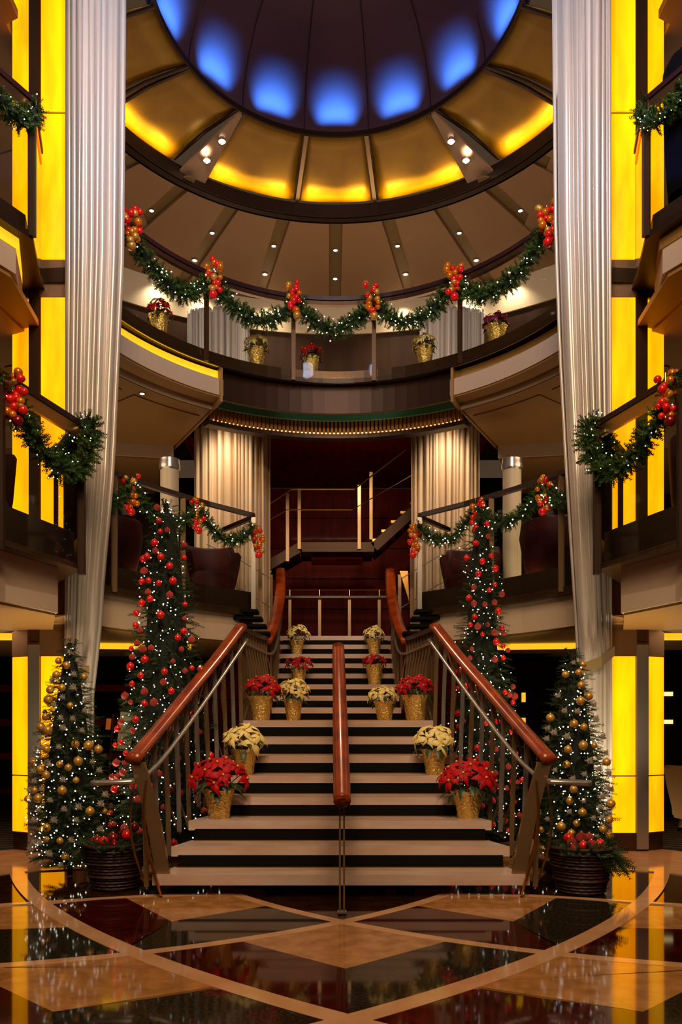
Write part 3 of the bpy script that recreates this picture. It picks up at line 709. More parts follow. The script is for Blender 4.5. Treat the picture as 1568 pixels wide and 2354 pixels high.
# dome
mb = MB(); n, m_ = 72, 14; vs = []
for j in range(m_+1):
    ph = j/m_*math.pi/2
    for i in range(n):
        a = 2*math.pi*i/n
        vs.append((1.98*math.cos(ph)*math.sin(a), DY+2.22*math.cos(ph)*math.cos(a), 8.66+1.55*math.sin(ph)))
fs = [(j*n+i, j*n+(i+1) % n, (j+1)*n+(i+1) % n, (j+1)*n+i) for j in range(m_) for i in range(n)]
dome = struct('dome_ceiling', MB().add(vs, fs), M_dome, smooth='all')
for k in range(15):
    a = R(12+24*k)
    pth = [(1.965*math.cos(ph)*math.sin(a), DY+2.205*math.cos(ph)*math.cos(a), 8.66+1.54*math.sin(ph)) for ph in np.linspace(0, 1.4, 8)]
    obj('seam', MB().tube(pth, .005, 4), M_bronze_d, dome)
for k in range(15):
    a = R(24*k); x, y = dp(a, 1.80, 2.03)
    area('blue_cove_light', (x, y, 8.71), (math.sin(a)*.42, math.cos(a)*.42, 1), .42, .06, 13, (.03, .22, 1.0), 60)

# ------------------------------------------------------------------ lit pillars
for s, side in ((-1, 'left'), (1, 'right')):
    p = thing('lit_pillar', 'tall bronze pillar with glowing yellow onyx panels on the %s' % side, 'pillar', (s*2.8, 8.1, 0))
    # octagonal plan: front face, corner, side face
    fx0, fx1 = (2.655, 2.895); Y0 = 8.10
    P0, P1, P2, P3, P4 = (2.645, Y0), (2.915, Y0), (3.04, Y0+.02), (3.24, Y0+.12), (3.24, Y0+.62)
    body = [(P0[0], P0[1]+.015), (P1[0], P1[1]+.015), (P2[0], P2[1]+.012), (P3[0]-.012, P3[1]+.01), (P4[0], P4[1]), (2.645, Y0+.62)]
    obj('core', MB().prism([(s*x, y) for x, y in body], 0, 9.2), M_bronze_d, p)
    obj('base', MB().prism([(s*x*1.0, y-.012) for x, y in body], 0, .17), M_bronze, p)
    levels = [(.18, .73), (.742, 1.908), (3.0, 5.42), (5.80, 7.22), (7.245, 9.15)]
    def band_(z0, z1, m):
        obj('bronze_band', MB().prism([(s*(x+(.012 if x > 2.7 else -.004)), y-.02) for x, y in body], z0, z1), m, p)
    band_(1.915, 2.95, M_band2); band_(5.43, 5.79, M_band2)
    for z0, z1 in levels:
        obj('light_panel', MB().box((s*(P0[0]+P1[0])/2, Y0+.0, (z0+z1)/2), (P1[0]-P0[0]-.01, .02, z1-z0)), M_onyx, p)
        mb = MB().add([(s*P2[0], P2[1], z0), (s*P3[0], P3[1], z0), (s*P3[0], P3[1], z1), (s*P2[0], P2[1], z1),
                       (s*(P2[0]-.01), P2[1]+.02, z0), (s*(P3[0]-.01), P3[1]+.02, z0), (s*(P3[0]-.01), P3[1]+.02, z1), (s*(P2[0]-.01), P2[1]+.02, z1)],
                      [(0, 1, 2, 3), (7, 6, 5, 4), (0, 4, 5, 1), (1, 5, 6, 2), (2, 6, 7, 3), (3, 7, 4, 0)])
        obj('light_panel', mb, M_onyx, p)
    obj('corner_strip', MB().box((s*2.978, Y0+.01, 5.6), (.105, .04, 7.1)), M_bronze, p)
    obj('corner_strip', MB().box((s*2.978, Y0+.0, 1.02), (.115, .045, 2.0)), M_steel, p, label='bluish brushed steel corner strip')

# ------------------------------------------------------------------ drapes
def drape(name, label, xs_fn, y0, z0, z1, depth, m, nf, s=1, seed=1, tie=None):
    """pleated sheet wrapped round the front of a column. xs_fn(z) -> (x_left, x_right)"""
    rr = random.Random(seed); t = thing(name, label, 'curtain', (sum(xs_fn(z0))/2, y0, z0))
    N = nf*6; nz = 26; fr = [0]; 
    for i in range(N): fr.append(fr[-1]+(rr.uniform(.35, 1.9) if i % 6 == 0 or i == 0 else (fr[-1]-fr[-2])*rr.uniform(.8, 1.2)))
    fr = [q/fr[-1] for q in fr]; am = [rr.uniform(.5, 1.9) for _ in range(nf+1)]; drift = [rr.uniform(-1, 1) for _ in range(nf+1)]
    vs = []
    for j in range(nz+1):
        z = z0+(z1-z0)*j/nz; xl, xr = xs_fn(z); wd = xr-xl
        for i in range(N+1):
            u = fr[i]; k = min(int(i/6), nf)
            ph = 2*math.pi*i/6
            amp = .034*am[k]*(wd/.6)**.5
            du = .018*drift[k]*math.sin(z*.9+k)
            y = y0 - depth*math.sin(math.pi*max(0, min(1, u)))**.7 - amp*math.cos(ph)
            vs.append((xl+wd*min(1, max(0, u+du*math.sin(math.pi*u)))+amp*.35*math.sin(ph), y, z))
    fs = [(j*(N+1)+i, j*(N+1)+i+1, (j+1)*(N+1)+i+1, (j+1)*(N+1)+i) for j in range(nz) for i in range(N)]
    o = obj('fabric', MB().add(vs, fs), m, t, smooth='all')
    md = o.modifiers.new('thickness', 'SOLIDIFY'); md.thickness = .004
    return t
def lerp_tab(tab, z):
    if z <= tab[0][0]: return tab[0][1]
    for (a, u), (b, v) in zip(tab, tab[1:]):
        if z <= b: return u+(v-u)*(z-a)/(b-a)
    return tab[-1][1]
inL = [(.1, -2.36), (1.7, -2.36), (1.95, -2.30), (2.6, -2.26), (3.7, -2.16), (4.6, -2.12), (5.7, -2.07), (9.2, -2.04)]
inR = [(.1, 2.30), (1.7, 2.30), (1.95, 2.30), (2.7, 2.25), (3.8, 2.18), (4.9, 2.12), (6.0, 2.08), (9.2, 2.05)]
dL = drape('drape', 'long silvery satin drape gathered beside the left lit pillar', lambda z: (-2.635, lerp_tab(inL, z)), 8.02, .12, 9.2, .22, M_fabric, 10, seed=3)
dR = drape('drape', 'long silvery satin drape tied low beside the right lit pillar', lambda z: (lerp_tab(inR, z), 2.635), 8.02, .12, 9.2, .22, M_fabric, 10, seed=5)
obj('tie_band', MB().wall([(-2.64, 7.95), (-2.5, 7.72), (-2.36, 7.82)], [1.62, 1.66, 1.72], [1.70, 1.74, 1.80], .02), M_tie, dL)
obj('tie_band', MB().wall([(2.27, 7.85), (2.45, 7.72), (2.64, 7.92)], [1.70, 1.78, 1.90], [1.80, 1.88, 1.99], .02), M_tie, dR)
drape('drape', 'cream pleated drape around the column left of the landing', lambda z: (-2.02, -.93), 11.85, 2.5, 5.5, .35, M_fabric2, 17, seed=8)
drape('drape', 'cream pleated drape around the column right of the landing', lambda z: (1.08, 2.05), 11.85, 2.5, 5.5, .35, M_fabric2, 16, seed=9)
drape('drape', 'pale pleated drape on the gallery wall behind the cream poinsettia, left side', lambda z: (-2.28, -1.32), 12.75, 5.72, 7.58, .12, M_fabric, 16, seed=11)
drape('drape', 'pale pleated drape on the gallery wall behind the yellow-green poinsettia, right side', lambda z: (1.30, 2.28), 12.75, 5.72, 7.58, .12, M_fabric, 16, seed=12)

# ------------------------------------------------------------------ evergreen pieces
def sprig_template(L=.16, n=11, nl=.032, seed=0, wid=.0035):
    r = random.Random(seed); v = []; f = []
    v += [(0, -.003, 0), (0, .003, 0), (L, 0, 0)]; f.append((0, 1, 2))
    for i in range(n):
        x = L*(i+.5)/n
        for k in range(4):
            a = 2*math.pi*(k/4+i*.13)+r.uniform(-.3, .3); l = nl*(1.15-.5*i/n)*r.uniform(.8, 1.2)
            d = (l*.62, l*.8*math.cos(a), l*.8*math.sin(a)); pz = (0, -math.sin(a)*wid, math.cos(a)*wid)
            o = len(v); v += [(x-pz[0], -pz[1], -pz[2]), (x+wid, pz[1], pz[2]), (x+d[0], d[1], d[2])]; f.append((o, o+1, o+2))
    return np.array(v, float), np.array(f, int)
SPR, SPF = sprig_template()
SPR2, SPF2 = sprig_template(.11, 8, .030, 3, .005)
OCT = np.array([(1, 0, 0), (-1, 0, 0), (0, 1, 0), (0, -1, 0), (0, 0, 1), (0, 0, -1)], float)
OCF = np.array([(0, 2, 4), (2, 1, 4), (1, 3, 4), (3, 0, 4), (2, 0, 5), (1, 2, 5), (3, 1, 5), (0, 3, 5)], int)
def mtx(pos, d, roll, sc_):
    d = Vector(d).normalized(); up = Vector((0, 0, 1)) if abs(d.z) < .95 else Vector((1, 0, 0))
    y = up.cross(d).normalized(); z = d.cross(y)
    m = Matrix(((d.x, y.x, z.x), (d.y, y.y, z.y), (d.z, y.z, z.z))) @ Matrix.Rotation(roll, 3, 'X')
    a = np.eye(4); a[:3, :3] = np.array(m)*sc_; a[:3, 3] = pos; return a
BALL = {}
def ballmesh(key, m, seg=16, rings=10, spiky=False):
    if key in BALL: return BALL[key]
    mb = MB(); 
    if spiky:
        r = random.Random(4); mb.sphere((0, 0, 0), .62, 10, 6)
        for _ in range(22):
            z = r.uniform(-1, 1); a = r.uniform(0, 6.28); q = math.sqrt(1-z*z); d = Vector((q*math.cos(a), q*math.sin(a), z))
            n1 = d.orthogonal().normalized()*.16; n2 = d.cross(n1)
            mb.add([d*.5+n1, d*.5-n1*.5+n2*.86, d*.5-n1*.5-n2*.86, d*1.15], [(0, 1, 3), (1, 2, 3), (2, 0, 3)])
    else: mb.sphere((0, 0, 0), 1, seg, rings)
    BALL[key] = mesh_from(key, mb.v, mb.f, m, not spiky); return BALL[key]
CAPM = mesh_from('cap', MB().lathe([(.001, 1.16), (.2, 1.16), (.22, .94)], (0, 0, 0), 8).v, MB().lathe([(.001, 1.16), (.2, 1.16), (.22, .94)], (0, 0, 0), 8).f, M_brass, True)
def tree(name, label, x, y, tab, nsp, nled, seed, balls, droop=-.25, z0=.12):
    """tab = [(z, radius)]; balls = [(count, rmin, rmax, meshkey, material, spiky, name, label, group)]"""
    r = random.Random(seed); t = thing(name, label, 'christmas tree', (x, y, 0))
    ztop = tab[-1][0]; zs = tab[0][0]
    rad = lambda z: lerp_tab(tab, z)
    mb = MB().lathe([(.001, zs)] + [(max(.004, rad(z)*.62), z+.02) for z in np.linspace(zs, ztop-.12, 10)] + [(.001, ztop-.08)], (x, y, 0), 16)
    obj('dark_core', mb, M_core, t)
    obj('trunk', MB().tube([(x, y, 0), (x, y, ztop)], .022, 8), M_soil, t)
    ms = []
    area_tot = sum(rad(z) for z in np.linspace(zs, ztop, 40))
    zsamp = []
    while len(zsamp) < nsp:
        z = r.uniform(zs, ztop)
        if r.random() < (rad(z)+.03)/(max(q for _, q in tab)+.03): zsamp.append(z)
    for z in zsamp:
        a = r.uniform(0, 2*math.pi); q = rad(z)*r.uniform(.30, .78)
        d = (math.cos(a+r.uniform(-.5, .5)), math.sin(a+r.uniform(-.5, .5)), droop+r.uniform(-.35, .55)); sc_ = r.uniform(.6, 1.05)*min(1, .45+rad(z)*1.6)
        ms.append(mtx((q*math.cos(a), q*math.sin(a), z), d, r.uniform(0, 6), sc_))
    for k in range(8): ms.append(mtx((0, 0, ztop-.12), (r.uniform(-.5, .5), r.uniform(-.5, .5), 1), 0, 1))
    V, Fq = scatter(SPR, SPF, np.array(ms))
    o = bpy.data.objects.new('branches', npmesh('branches', V, Fq, M_needle)); C.objects.link(o); o.parent = t; o['kind'] = 'stuff'
    ms = []
    for _ in range(nled):
        z = zs+(ztop-zs)*(1-math.sqrt(r.random()*.96+.02)) if r.random() < .6 else r.uniform(zs, ztop)
        a = -math.acos(r.uniform(-1, 1)) if r.random() < .85 else r.uniform(0, math.pi); q = rad(z)*r.uniform(.8, 1.08)
        m4 = np.eye(4); m4[:3, :3] *= r.uniform(.004, .0072); m4[:3, 3] = (q*math.cos(a), q*math.sin(a), z); ms.append(m4)
    V, Fq = scatter(OCT, OCF, np.array(ms))
    o = bpy.data.objects.new('fairy_lights', npmesh('fairy_lights', V, Fq, M_led)); C.objects.link(o); o.parent = t; o['kind'] = 'stuff'
    placed = []
    for cnt, r0, r1, key, m, spiky, nm, lab, grp in balls:
        me = ballmesh(key, m, spiky=spiky); done = 0; tries = 0; mine = []
        while done < cnt and tries < 4000:
            tries += 1
            z = r.uniform(zs+.04, ztop-.05)
            if r.random() > (rad(z)+.06)/(max(q for _, q in tab)+.06): continue
            a = -math.acos(r.uniform(-1, 1)); br = r.uniform(r0, r1); q = rad(z)*.98+br*.5
            p = Vector((x+q*math.cos(a), y+q*math.sin(a), z))
            if any((p-pp).length < br+rr+.012 for pp, rr in placed): continue
            placed.append((p, br)); done += 1
            o = linked(nm, me, p, scale=(br, br, br)); mine.append(o)
            if not spiky:
                linked('cap', CAPM, (0, 0, 0), o)
        for i_, o in enumerate(sorted(mine, key=lambda q: -q.location.z)):
            tag(o, lab.replace('@', ordinal(i_+1)), 'bauble', grp)
    return t
RB_ = lambda n, side: [(int(n*.5), .022, .036, 'red_ball', M_redball, False, 'red_bauble', '@ glossy red bauble from the top of the tall %s tree' % side, 'red baubles on the tall %s tree' % side),
                       (int(n*.5), .022, .036, 'red_glitter_ball', M_redglit, False, 'glitter_bauble', '@ red glitter bauble from the top of the tall %s tree' % side, 'glitter baubles on the tall %s tree' % side)]
GB_ = lambda n, side, wh: [(int(n*.4), .024, .040, 'gold_ball', M_goldball, False, 'gold_bauble', '@ matte gold bauble from the top of the short %s tree' % side, 'gold baubles on the short %s tree' % side),
                       (int(n*.6), .028, .042, 'silver_star', M_silver, True, 'glitter_star', '@ spiky silvery ornament from the top of the short %s tree' % side, 'glitter stars on the short %s tree' % side)]
tree('tall_christmas_tree', 'tall slim Christmas tree with red baubles left of the stairs', -1.575, 7.55,
     [(.15, .46), (.35, .50), (.9, .47), (1.5, .39), (1.9, .31), (2.3, .27), (2.7, .21), (3.1, .13), (3.26, .06)], 1900, 380, 11, RB_(112, 'left'))
tree('tall_christmas_tree', 'tall slim Christmas tree with red baubles right of the stairs', 1.45, 8.35,
     [(.15, .40), (.5, .40), (.9, .38), (1.5, .32), (1.95, .26), (2.4, .21), (2.8, .18), (3.15, .12), (3.32, .05)], 1800, 350, 12, RB_(100, 'right'))
tree('short_christmas_tree', 'short Christmas tree with gold and silver baubles before the left lit pillar', -2.235, 6.85,
     [(.08, .20), (.2, .30), (.6, .33), (1.0, .27), (1.4, .18), (1.75, .09), (1.92, .03)], 1500, 270, 13, GB_(84, 'left', 'beside the drape'))
tree('short_christmas_tree', 'short Christmas tree with gold baubles behind the right wicker basket', 1.96, 6.95,
     [(.08, .22), (.25, .31), (.6, .31), (1.0, .26), (1.4, .17), (1.7, .09), (1.86, .03)], 1450, 260, 14, GB_(74, 'right', 'beside the drape'))

def garland(label, path, rad, seed, dens=150, group=None, trail=True):
    r = random.Random(seed); P = [Vector(p) for p in path]
    L = sum((b-a).length for a, b in zip(P, P[1:])); mid = interp(path, .5)
    t = thing('garland', label, 'garland', tuple(mid), group)
    ms = []; leds = []
    for _ in range(int(dens*L)):
        u = r.random(); p = interp(path, u); p2 = interp(path, min(1, u+.02)); p1 = interp(path, max(0, u-.02)); tg = (p2-p1).normalized()
        a = r.uniform(0, 2*math.pi); n1 = tg.orthogonal().normalized(); n2 = tg.cross(n1); d = n1*math.cos(a)+n2*math.sin(a)
        ms.append(mtx(p-mid+d*rad*.1, d+tg*r.uniform(-.7, .7), r.uniform(0, 6), rad/.10*r.uniform(.75, 1.1)))
    V, Fq = scatter(SPR2, SPF2, np.array(ms))
    o = bpy.data.objects.new('greenery', npmesh('greenery', V, Fq, M_needle2)); C.objects.link(o); o.parent = t; o['kind'] = 'stuff'
    for _ in range(int(26*L)):
        p = interp(path, r.random())-mid; a = r.uniform(0, 6.28); q = rad*r.uniform(.75, 1.15)
        dz = -abs(r.gauss(0, .06)) if trail and r.random() < .25 else 0
        m4 = np.eye(4); m4[:3, :3] *= r.uniform(.0055, .0095)*(1 if p.y+mid.y > 8 else .75); m4[:3, 3] = (p.x+q*math.cos(a)*.6, p.y-q*abs(math.sin(a))*.8, p.z+q*math.sin(a+1)*.9+dz); leds.append(m4)
    V, Fq = scatter(OCT, OCF, np.array(leds))
    o = bpy.data.objects.new('fairy_lights', npmesh('fairy_lights', V, Fq, M_led)); C.objects.link(o); o.parent = t; o['kind'] = 'stuff'
    obj('stem', MB().tube(path, rad*.35, 6), M_core, t)
    return t
def swag(a, b, sag, n=12):
    a, b = Vector(a), Vector(b); return [tuple(a.lerp(b, i/n)-Vector((0, 0, sag*4*(i/n)*(1-i/n)))) for i in range(n+1)]
def cluster(label, x, y, z, sc_, seed, big=None, h=.30):
    r = random.Random(seed); t = thing('bauble_cluster', label, 'bauble cluster', (x, y, z))
    kinds = [('orange_ball', M_orball), ('red_ball', M_redball), ('gold_ball', M_goldball), ('orange_ball', M_orball), ('red_ball', M_redball)]
    n = 20
    for i in range(n):
        u = i/(n-1); k, m = kinds[r.randrange(5)]; br = sc_*r.uniform(.026, .038)
        wdt = sc_*.085*(1-.35*u)
        linked('bauble', ballmesh(k, m), (r.uniform(-wdt, wdt), r.uniform(-.06, .0)*sc_, (.14-h*u)*sc_+r.uniform(-.012, .012)), t, scale=(br, br, br))
    k, m = big or ('red_ball', M_redball)
    linked('bauble', ballmesh(k, m), (r.uniform(-.02, .03), -.03, (.13-h-.03)*sc_), t, scale=(.045*sc_,)*3)
    obj('tie_wire', MB().tube([(x, y, z+.15*sc_), (x, y, z+(.12-h)*sc_)], .004, 5), M_brass, t)
    return t
# gallery garlands
def railpt(x, z, d=-.09):
    t = math.asin(max(-1, min(1, x/EA))); a, b = ell(t, d); return (a, b, z)
cx = [-2.30, -1.53, -.54, .47, 1.46, 2.33]; cz = 6.50
names = ['by the left drape', 'second from the left', 'left of the centre', 'right of the centre', 'second from the right', 'by the right drape']
for i, x in enumerate(cx):
    p = railpt(x, cz, -.16); cluster('orange and red bauble cluster on the gallery rail, %s' % names[i], p[0], p[1]-.04, p[2], 1.15, 20+i, big=('gold_ball', M_goldball) if i in (0, 2, 3) else None)
gn = ['first swag from the left drape', 'second swag from the left', 'middle swag', 'second swag from the right', 'first swag from the right drape']
for i in range(5):
    a, b = cx[i], cx[i+1]; pth = []
    for k in range(13):
        u = k/12; x = a+(b-a)*u; q = railpt(x, 6.50-.32*4*u*(1-u)*(1.0 if i in (0, 4) else 1.0), -.10); pth.append(q)
    garland('lit green garland on the gallery rail, %s' % gn[i], pth, .115, 40+i, 250)
# mezzanine garlands behind the trees
def mz(i, s): return None
for s, side in ((-1, 'left'), (1, 'right')):
    Pm = [(p[0]*(-s), p[1], 0) for p in MP]
    def mp(t, z, d=-.08):
        q = interp(Pm, t); return (q.x*(1-.02), q.y-.08, z)
    cs = [(-.03, 'at the rail end by the drape'), (.34, 'just above the tall tree'), (.72, 'nearest the big drape')]
    for j, (t, wh) in enumerate(cs):
        q = mp(max(0, t), 3.66 if j else 3.52); 
        cluster('bauble cluster on the %s mezzanine rail, %s' % (side, wh), q[0]+(s*-.06 if j == 0 else 0), q[1], q[2], .95, 60+j+(5 if s > 0 else 0), h=.34)
    garland('lit garland on the %s mezzanine rail between rail end and tree' % side, swag(mp(.0, 3.66), mp(.34, 3.68), .27), .085, 70+s, 230)
    garland('lit garland on the %s mezzanine rail between tree and big drape' % side, swag(mp(.34, 3.70), mp(.72, 3.70), .27), .085, 73+s, 230)
    garland('lit garland on the %s mezzanine rail disappearing behind the big drape' % side, swag(mp(.72, 3.70), mp(1.0, 3.62), .20), .085, 76+s, 230)
    # foreground prow garlands
    f = -s
    g1 = [(-2.46*f, 6.26, 3.66), (-2.40*f, 6.38, 3.52), (-2.34*f, 6.55, 3.40), (-2.27*f, 6.75, 3.32), (-2.19*f, 6.95, 3.40), (-2.13*f, 7.05, 3.58), (-2.13*f, 7.1, 3.78), (-2.20*f, 7.14, 3.86), (-2.30*f, 7.2, 3.74), (-2.42*f, 7.35, 3.62), (-2.52*f, 7.5, 3.58)]
    garland('lit garland wrapped around the tip of the %s mezzanine balcony' % side, [tuple(v) for v in smooth(g1, 24)], .10, 80+s, 300)
    garland('lit garland on the %s mezzanine balcony rail near the picture edge' % side, [tuple(v) for v in smooth([(-2.47*f, 6.22, 3.74), (-2.54*f, 6.02, 3.76), (-2.62*f, 5.75, 3.72)], 8)], .09, 84+s, 260)
    cluster('large bauble cluster on the %s mezzanine balcony beside the lit pillar' % side, -2.42*f, 6.16, 3.73, .95, 90+s, big=('wine_ball', M_wine), h=.34)
    g2 = [(-2.95*f, 6.85, 6.60), (-2.84*f, 7.0, 6.50), (-2.74*f, 7.16, 6.46), (-2.68*f, 7.22, 6.52), (-2.67*f, 7.24, 6.64), (-2.74*f, 7.35, 6.66)]
    garland('lit garland bunched at the tip of the %s gallery balcony' % side, [tuple(v) for v in smooth(g2, 16)], .095, 86+s, 330)

# ------------------------------------------------------------------ poinsettias
def leafmesh(key, m, L=1.0, wdt=.46, cup=.10):
    mb = MB(); pts = [(0, 0), (.14, .34), (.36, .95), (.55, .80), (.78, .38), (1, 0)]
    vs = []; 
    for u, h in pts:
        z = .12*math.sin(u*math.pi)-.28*u*u
        vs += [(u*L, -h*wdt/2, z-cup*h), (u*L, 0, z), (u*L, h*wdt/2, z-cup*h)]
    fs = []
    for i in range(len(pts)-1):
        a = i*3; fs += [(a, a+3, a+4, a+1), (a+1, a+4, a+5, a+2)]
    return mesh_from(key, mb.add(vs, fs).v, mb.f, m, True)
LM = {'red': leafmesh('red_bract', M_redb), 'cream': leafmesh('cream_bract', M_creamb), 'crimson': leafmesh('crimson_bract', M_purpb), 'green': leafmesh('green_leaf', M_leaf, wdt=.5)}
BUDM = mesh_from('bud', MB().sphere((0, 0, 0), 1, 6, 4).v, MB().sphere((0, 0, 0), 1, 6, 4).f, M_budm, True)
def poinsettia(label, x, y, z, kind, pr, ph, R_, H_, heads, nb, bl, seed, offx=0, offz=0):
    """pr pot top radius, ph pot height, R_ foliage half width, H_ crown height above pot"""
    bl *= 1.22; heads = int(heads*.85); R_ *= 1.10; H_ *= 1.05
    r = random.Random(seed); t = thing('potted_poinsettia', label, 'potted plant', (x, y, z))
    ph0 = r.uniform(0, 6)
    def crinkle(rr, zz, a, j):
        return rr*(1+.045*math.sin(9*a+ph0+j*1.3)+.04*math.sin(17*a+j*2.1)+.03*math.sin(41*a+j*.7)) if rr > .01 else rr
    obj('foil_pot', MB().lathe([(.001, 0), (pr*.66, 0), (pr*.70, ph*.12), (pr*.76, ph*.35), (pr*.84, ph*.6), (pr*.93, ph*.85), (pr*1.10, ph*1.02), (pr*1.0, ph*.98), (pr*.85, ph*.88)], (x, y, z), 40, crinkle), M_foil, t, smooth=True)
    obj('soil', MB().lathe([(.001, ph*.86), (pr*.86, ph*.86)], (x, y, z), 16), M_soil, t)
    cz_ = ph+H_*.25
    mbs = MB()
    for k in range(heads):
        # heads spread over an upper dome
        g = k+.5; v = g/heads; el = math.acos(1-v*1.02) if v < .98 else 1.5; az = k*2.39996+r.uniform(-.2, .2)
        dx = math.sin(el)*math.cos(az); dy = math.sin(el)*math.sin(az); dz = math.cos(el)
        hx, hy, hz = dx*R_*.72+offx, dy*R_*.62, cz_+dz*H_*.68+offz*0
        mbs.tube([(x+dx*.01, y+dy*.01, z+ph*.85), (x+hx*.6, y+hy*.6, z+(ph+hz)/2), (x+hx, y+hy, z+hz-.01)], .0035, 4)
        nrm = Vector((dx*.9, dy*.9-.25, dz*.8+.35)).normalized()
        q = nrm.to_track_quat('Z', 'Y')
        for b in range(nb):
            a = 2*math.pi*b/nb+r.uniform(-.25, .25); s_ = bl*r.uniform(.75, 1.15)*(1 if b % 2 else .82)
            rot = (q.to_matrix() @ Matrix.Rotation(a, 3, 'Z') @ Matrix.Rotation(R(r.uniform(-8, 26)), 3, 'Y')).to_euler()
            linked('bract', LM[kind], (hx, hy, hz), t, rot, (s_, s_*r.uniform(.85, 1.2), s_))
        linked('bud', BUDM, (hx+nrm.x*.008, hy+nrm.y*.008, hz+nrm.z*.008), t, None, (bl*.09,)*3)
    obj('stems', mbs, M_leaf, t)
    for k in range(max(10, heads)):
        az = k*2.39996; s_ = bl*r.uniform(.9, 1.3)
        rr = R_*.35
        rot = (Matrix.Rotation(az, 3, 'Z') @ Matrix.Rotation(R(r.uniform(5, 45)), 3, 'Y')).to_euler()
        linked('green_leaf', LM['green'], (rr*math.cos(az)+offx*.6, rr*math.sin(az), ph+H_*r.uniform(.0, .35)), t, rot, (s_, s_, s_))
    return t
def onx(px, Y): return (px-HX)*Y/F+CX
T = lambda i: RISE*i
PO = [  # label, px, Y, z, kind, pot r, pot h, R, H, heads, bracts, bract length, offx
 ('large red poinsettia in crumpled gold foil at the lower left of the stairs', 503, 6.79, T(3), 'red', .125, .23, .30, .27, 19, 6, .105, .0),
 ('cream poinsettia in gold foil on the left, behind the large red one', 561, 7.34, T(5), 'cream', .115, .22, .22, .22, 14, 6, .10, .0),
 ('red poinsettia in gold foil at the left edge of the landing', 600, 8.28, T(8), 'red', .12, .24, .23, .22, 15, 6, .09, .02),
 ('cream poinsettia in gold foil on the landing, left of the steps', 674, 8.55, T(8), 'cream', .10, .22, .19, .22, 13, 6, .085, .01),
 ('small red poinsettia in gold foil on the left upper steps', 687, 11.15, T(11), 'red', .105, .22, .24, .16, 13, 6, .08, .0),
 ('small cream poinsettia in gold foil at the top left of the steps', 682, 12.05, T(14), 'cream', .105, .20, .20, .24, 12, 6, .085, .02),
 ('large red poinsettia in crumpled gold foil at the lower right of the stairs', 1075, 6.79, T(3), 'red', .125, .22, .29, .26, 18, 6, .105, .0),
 ('cream poinsettia in gold foil on the right, behind the large red one', 999, 7.34, T(5), 'cream', .11, .22, .22, .22, 14, 6, .10, .0),
 ('bushy red poinsettia in gold foil at the right edge of the landing', 955, 8.32, T(8), 'red', .13, .25, .24, .21, 18, 6, .08, .0),
 ('cream poinsettia in gold foil on the landing, right of the steps', 884, 8.45, T(8), 'cream', .105, .19, .18, .16, 12, 6, .08, -.02),
 ('small red poinsettia in gold foil on the right upper steps', 861, 11.15, T(11), 'red', .12, .26, .20, .15, 12, 6, .08, .0),
 ('small cream poinsettia in gold foil at the top right of the steps', 860, 12.05, T(14), 'cream', .11, .22, .19, .20, 12, 6, .085, .0)]
for i, (lab, px, Y, z, kd, pr, ph, R_, H_, hd, nb, bl, ox) in enumerate(PO):
    poinsettia(lab, onx(px, Y), Y, z, kd, pr, ph, R_, H_, hd, nb, bl, 100+i, ox)
GP = [('red poinsettia in gold foil on the gallery, beside the left big drape', 366, 9.5, 'red', .11, .22, .18, .20),
      ('yellowish poinsettia in gold foil on the gallery before the left pale drape', 590, 10.4, 'cream', .11, .24, .19, .20),
      ('red poinsettia in gold foil near the middle of the gallery floor', 716, 10.64, 'red', .10, .24, .18, .18),
      ('yellowish poinsettia in gold foil on the gallery before the right pale drape', 976, 10.36, 'cream', .11, .24, .19, .18),
      ('crimson poinsettia in gold foil on the gallery, beside the right big drape', 1141, 9.72, 'crimson', .12, .20, .19, .18)]
for i, (lab, px, Y, kd, pr, ph, R_, H_) in enumerate(GP):
    poinsettia(lab, onx(px, Y), Y, ZG, kd, pr, ph, R_, H_, 12, 6, .085, 130+i)

# ------------------------------------------------------------------ baskets with baubles
def basket(label, x, y, rt, rb, h, seed):
    t = thing('wicker_basket', label, 'basket', (x, y, 0)); r = random.Random(seed)
    rows = 14; prof = [(.001, .0), (rb, 0)]
    for j in range(rows):
        z = h*(j+.5)/rows; q = rb+(rt-rb)*(j+.5)/rows; prof += [(q-.004, h*j/rows+.003), (q+.006, z), (q-.004, h*(j+1)/rows-.001)]
    prof += [(rt+.012, h-.005), (rt+.02, h+.01), (rt+.005, h+.022), (rt-.012, h+.01), (rt-.015, h-.04), (.001, h-.05)]
    fn = lambda rr, zz, a, j: rr*(1+.012*math.sin(18*a+(math.pi if int(zz/h*rows) % 2 else 0))) if rr > .05 else rr
    obj('woven_body', MB().lathe(prof, (x, y, 0), 54, fn), M_wick, t, smooth=True)
    for k in range(3):
        z = h*(.3+.3*k); q = rb+(rt-rb)*(.3+.3*k)+.006
        obj('wicker_band', MB().tube([(x+q*math.cos(a), y+q*math.sin(a), z) for a in np.linspace(0, 2*math.pi, 33)], .007, 6), M_wick, t)
    return t
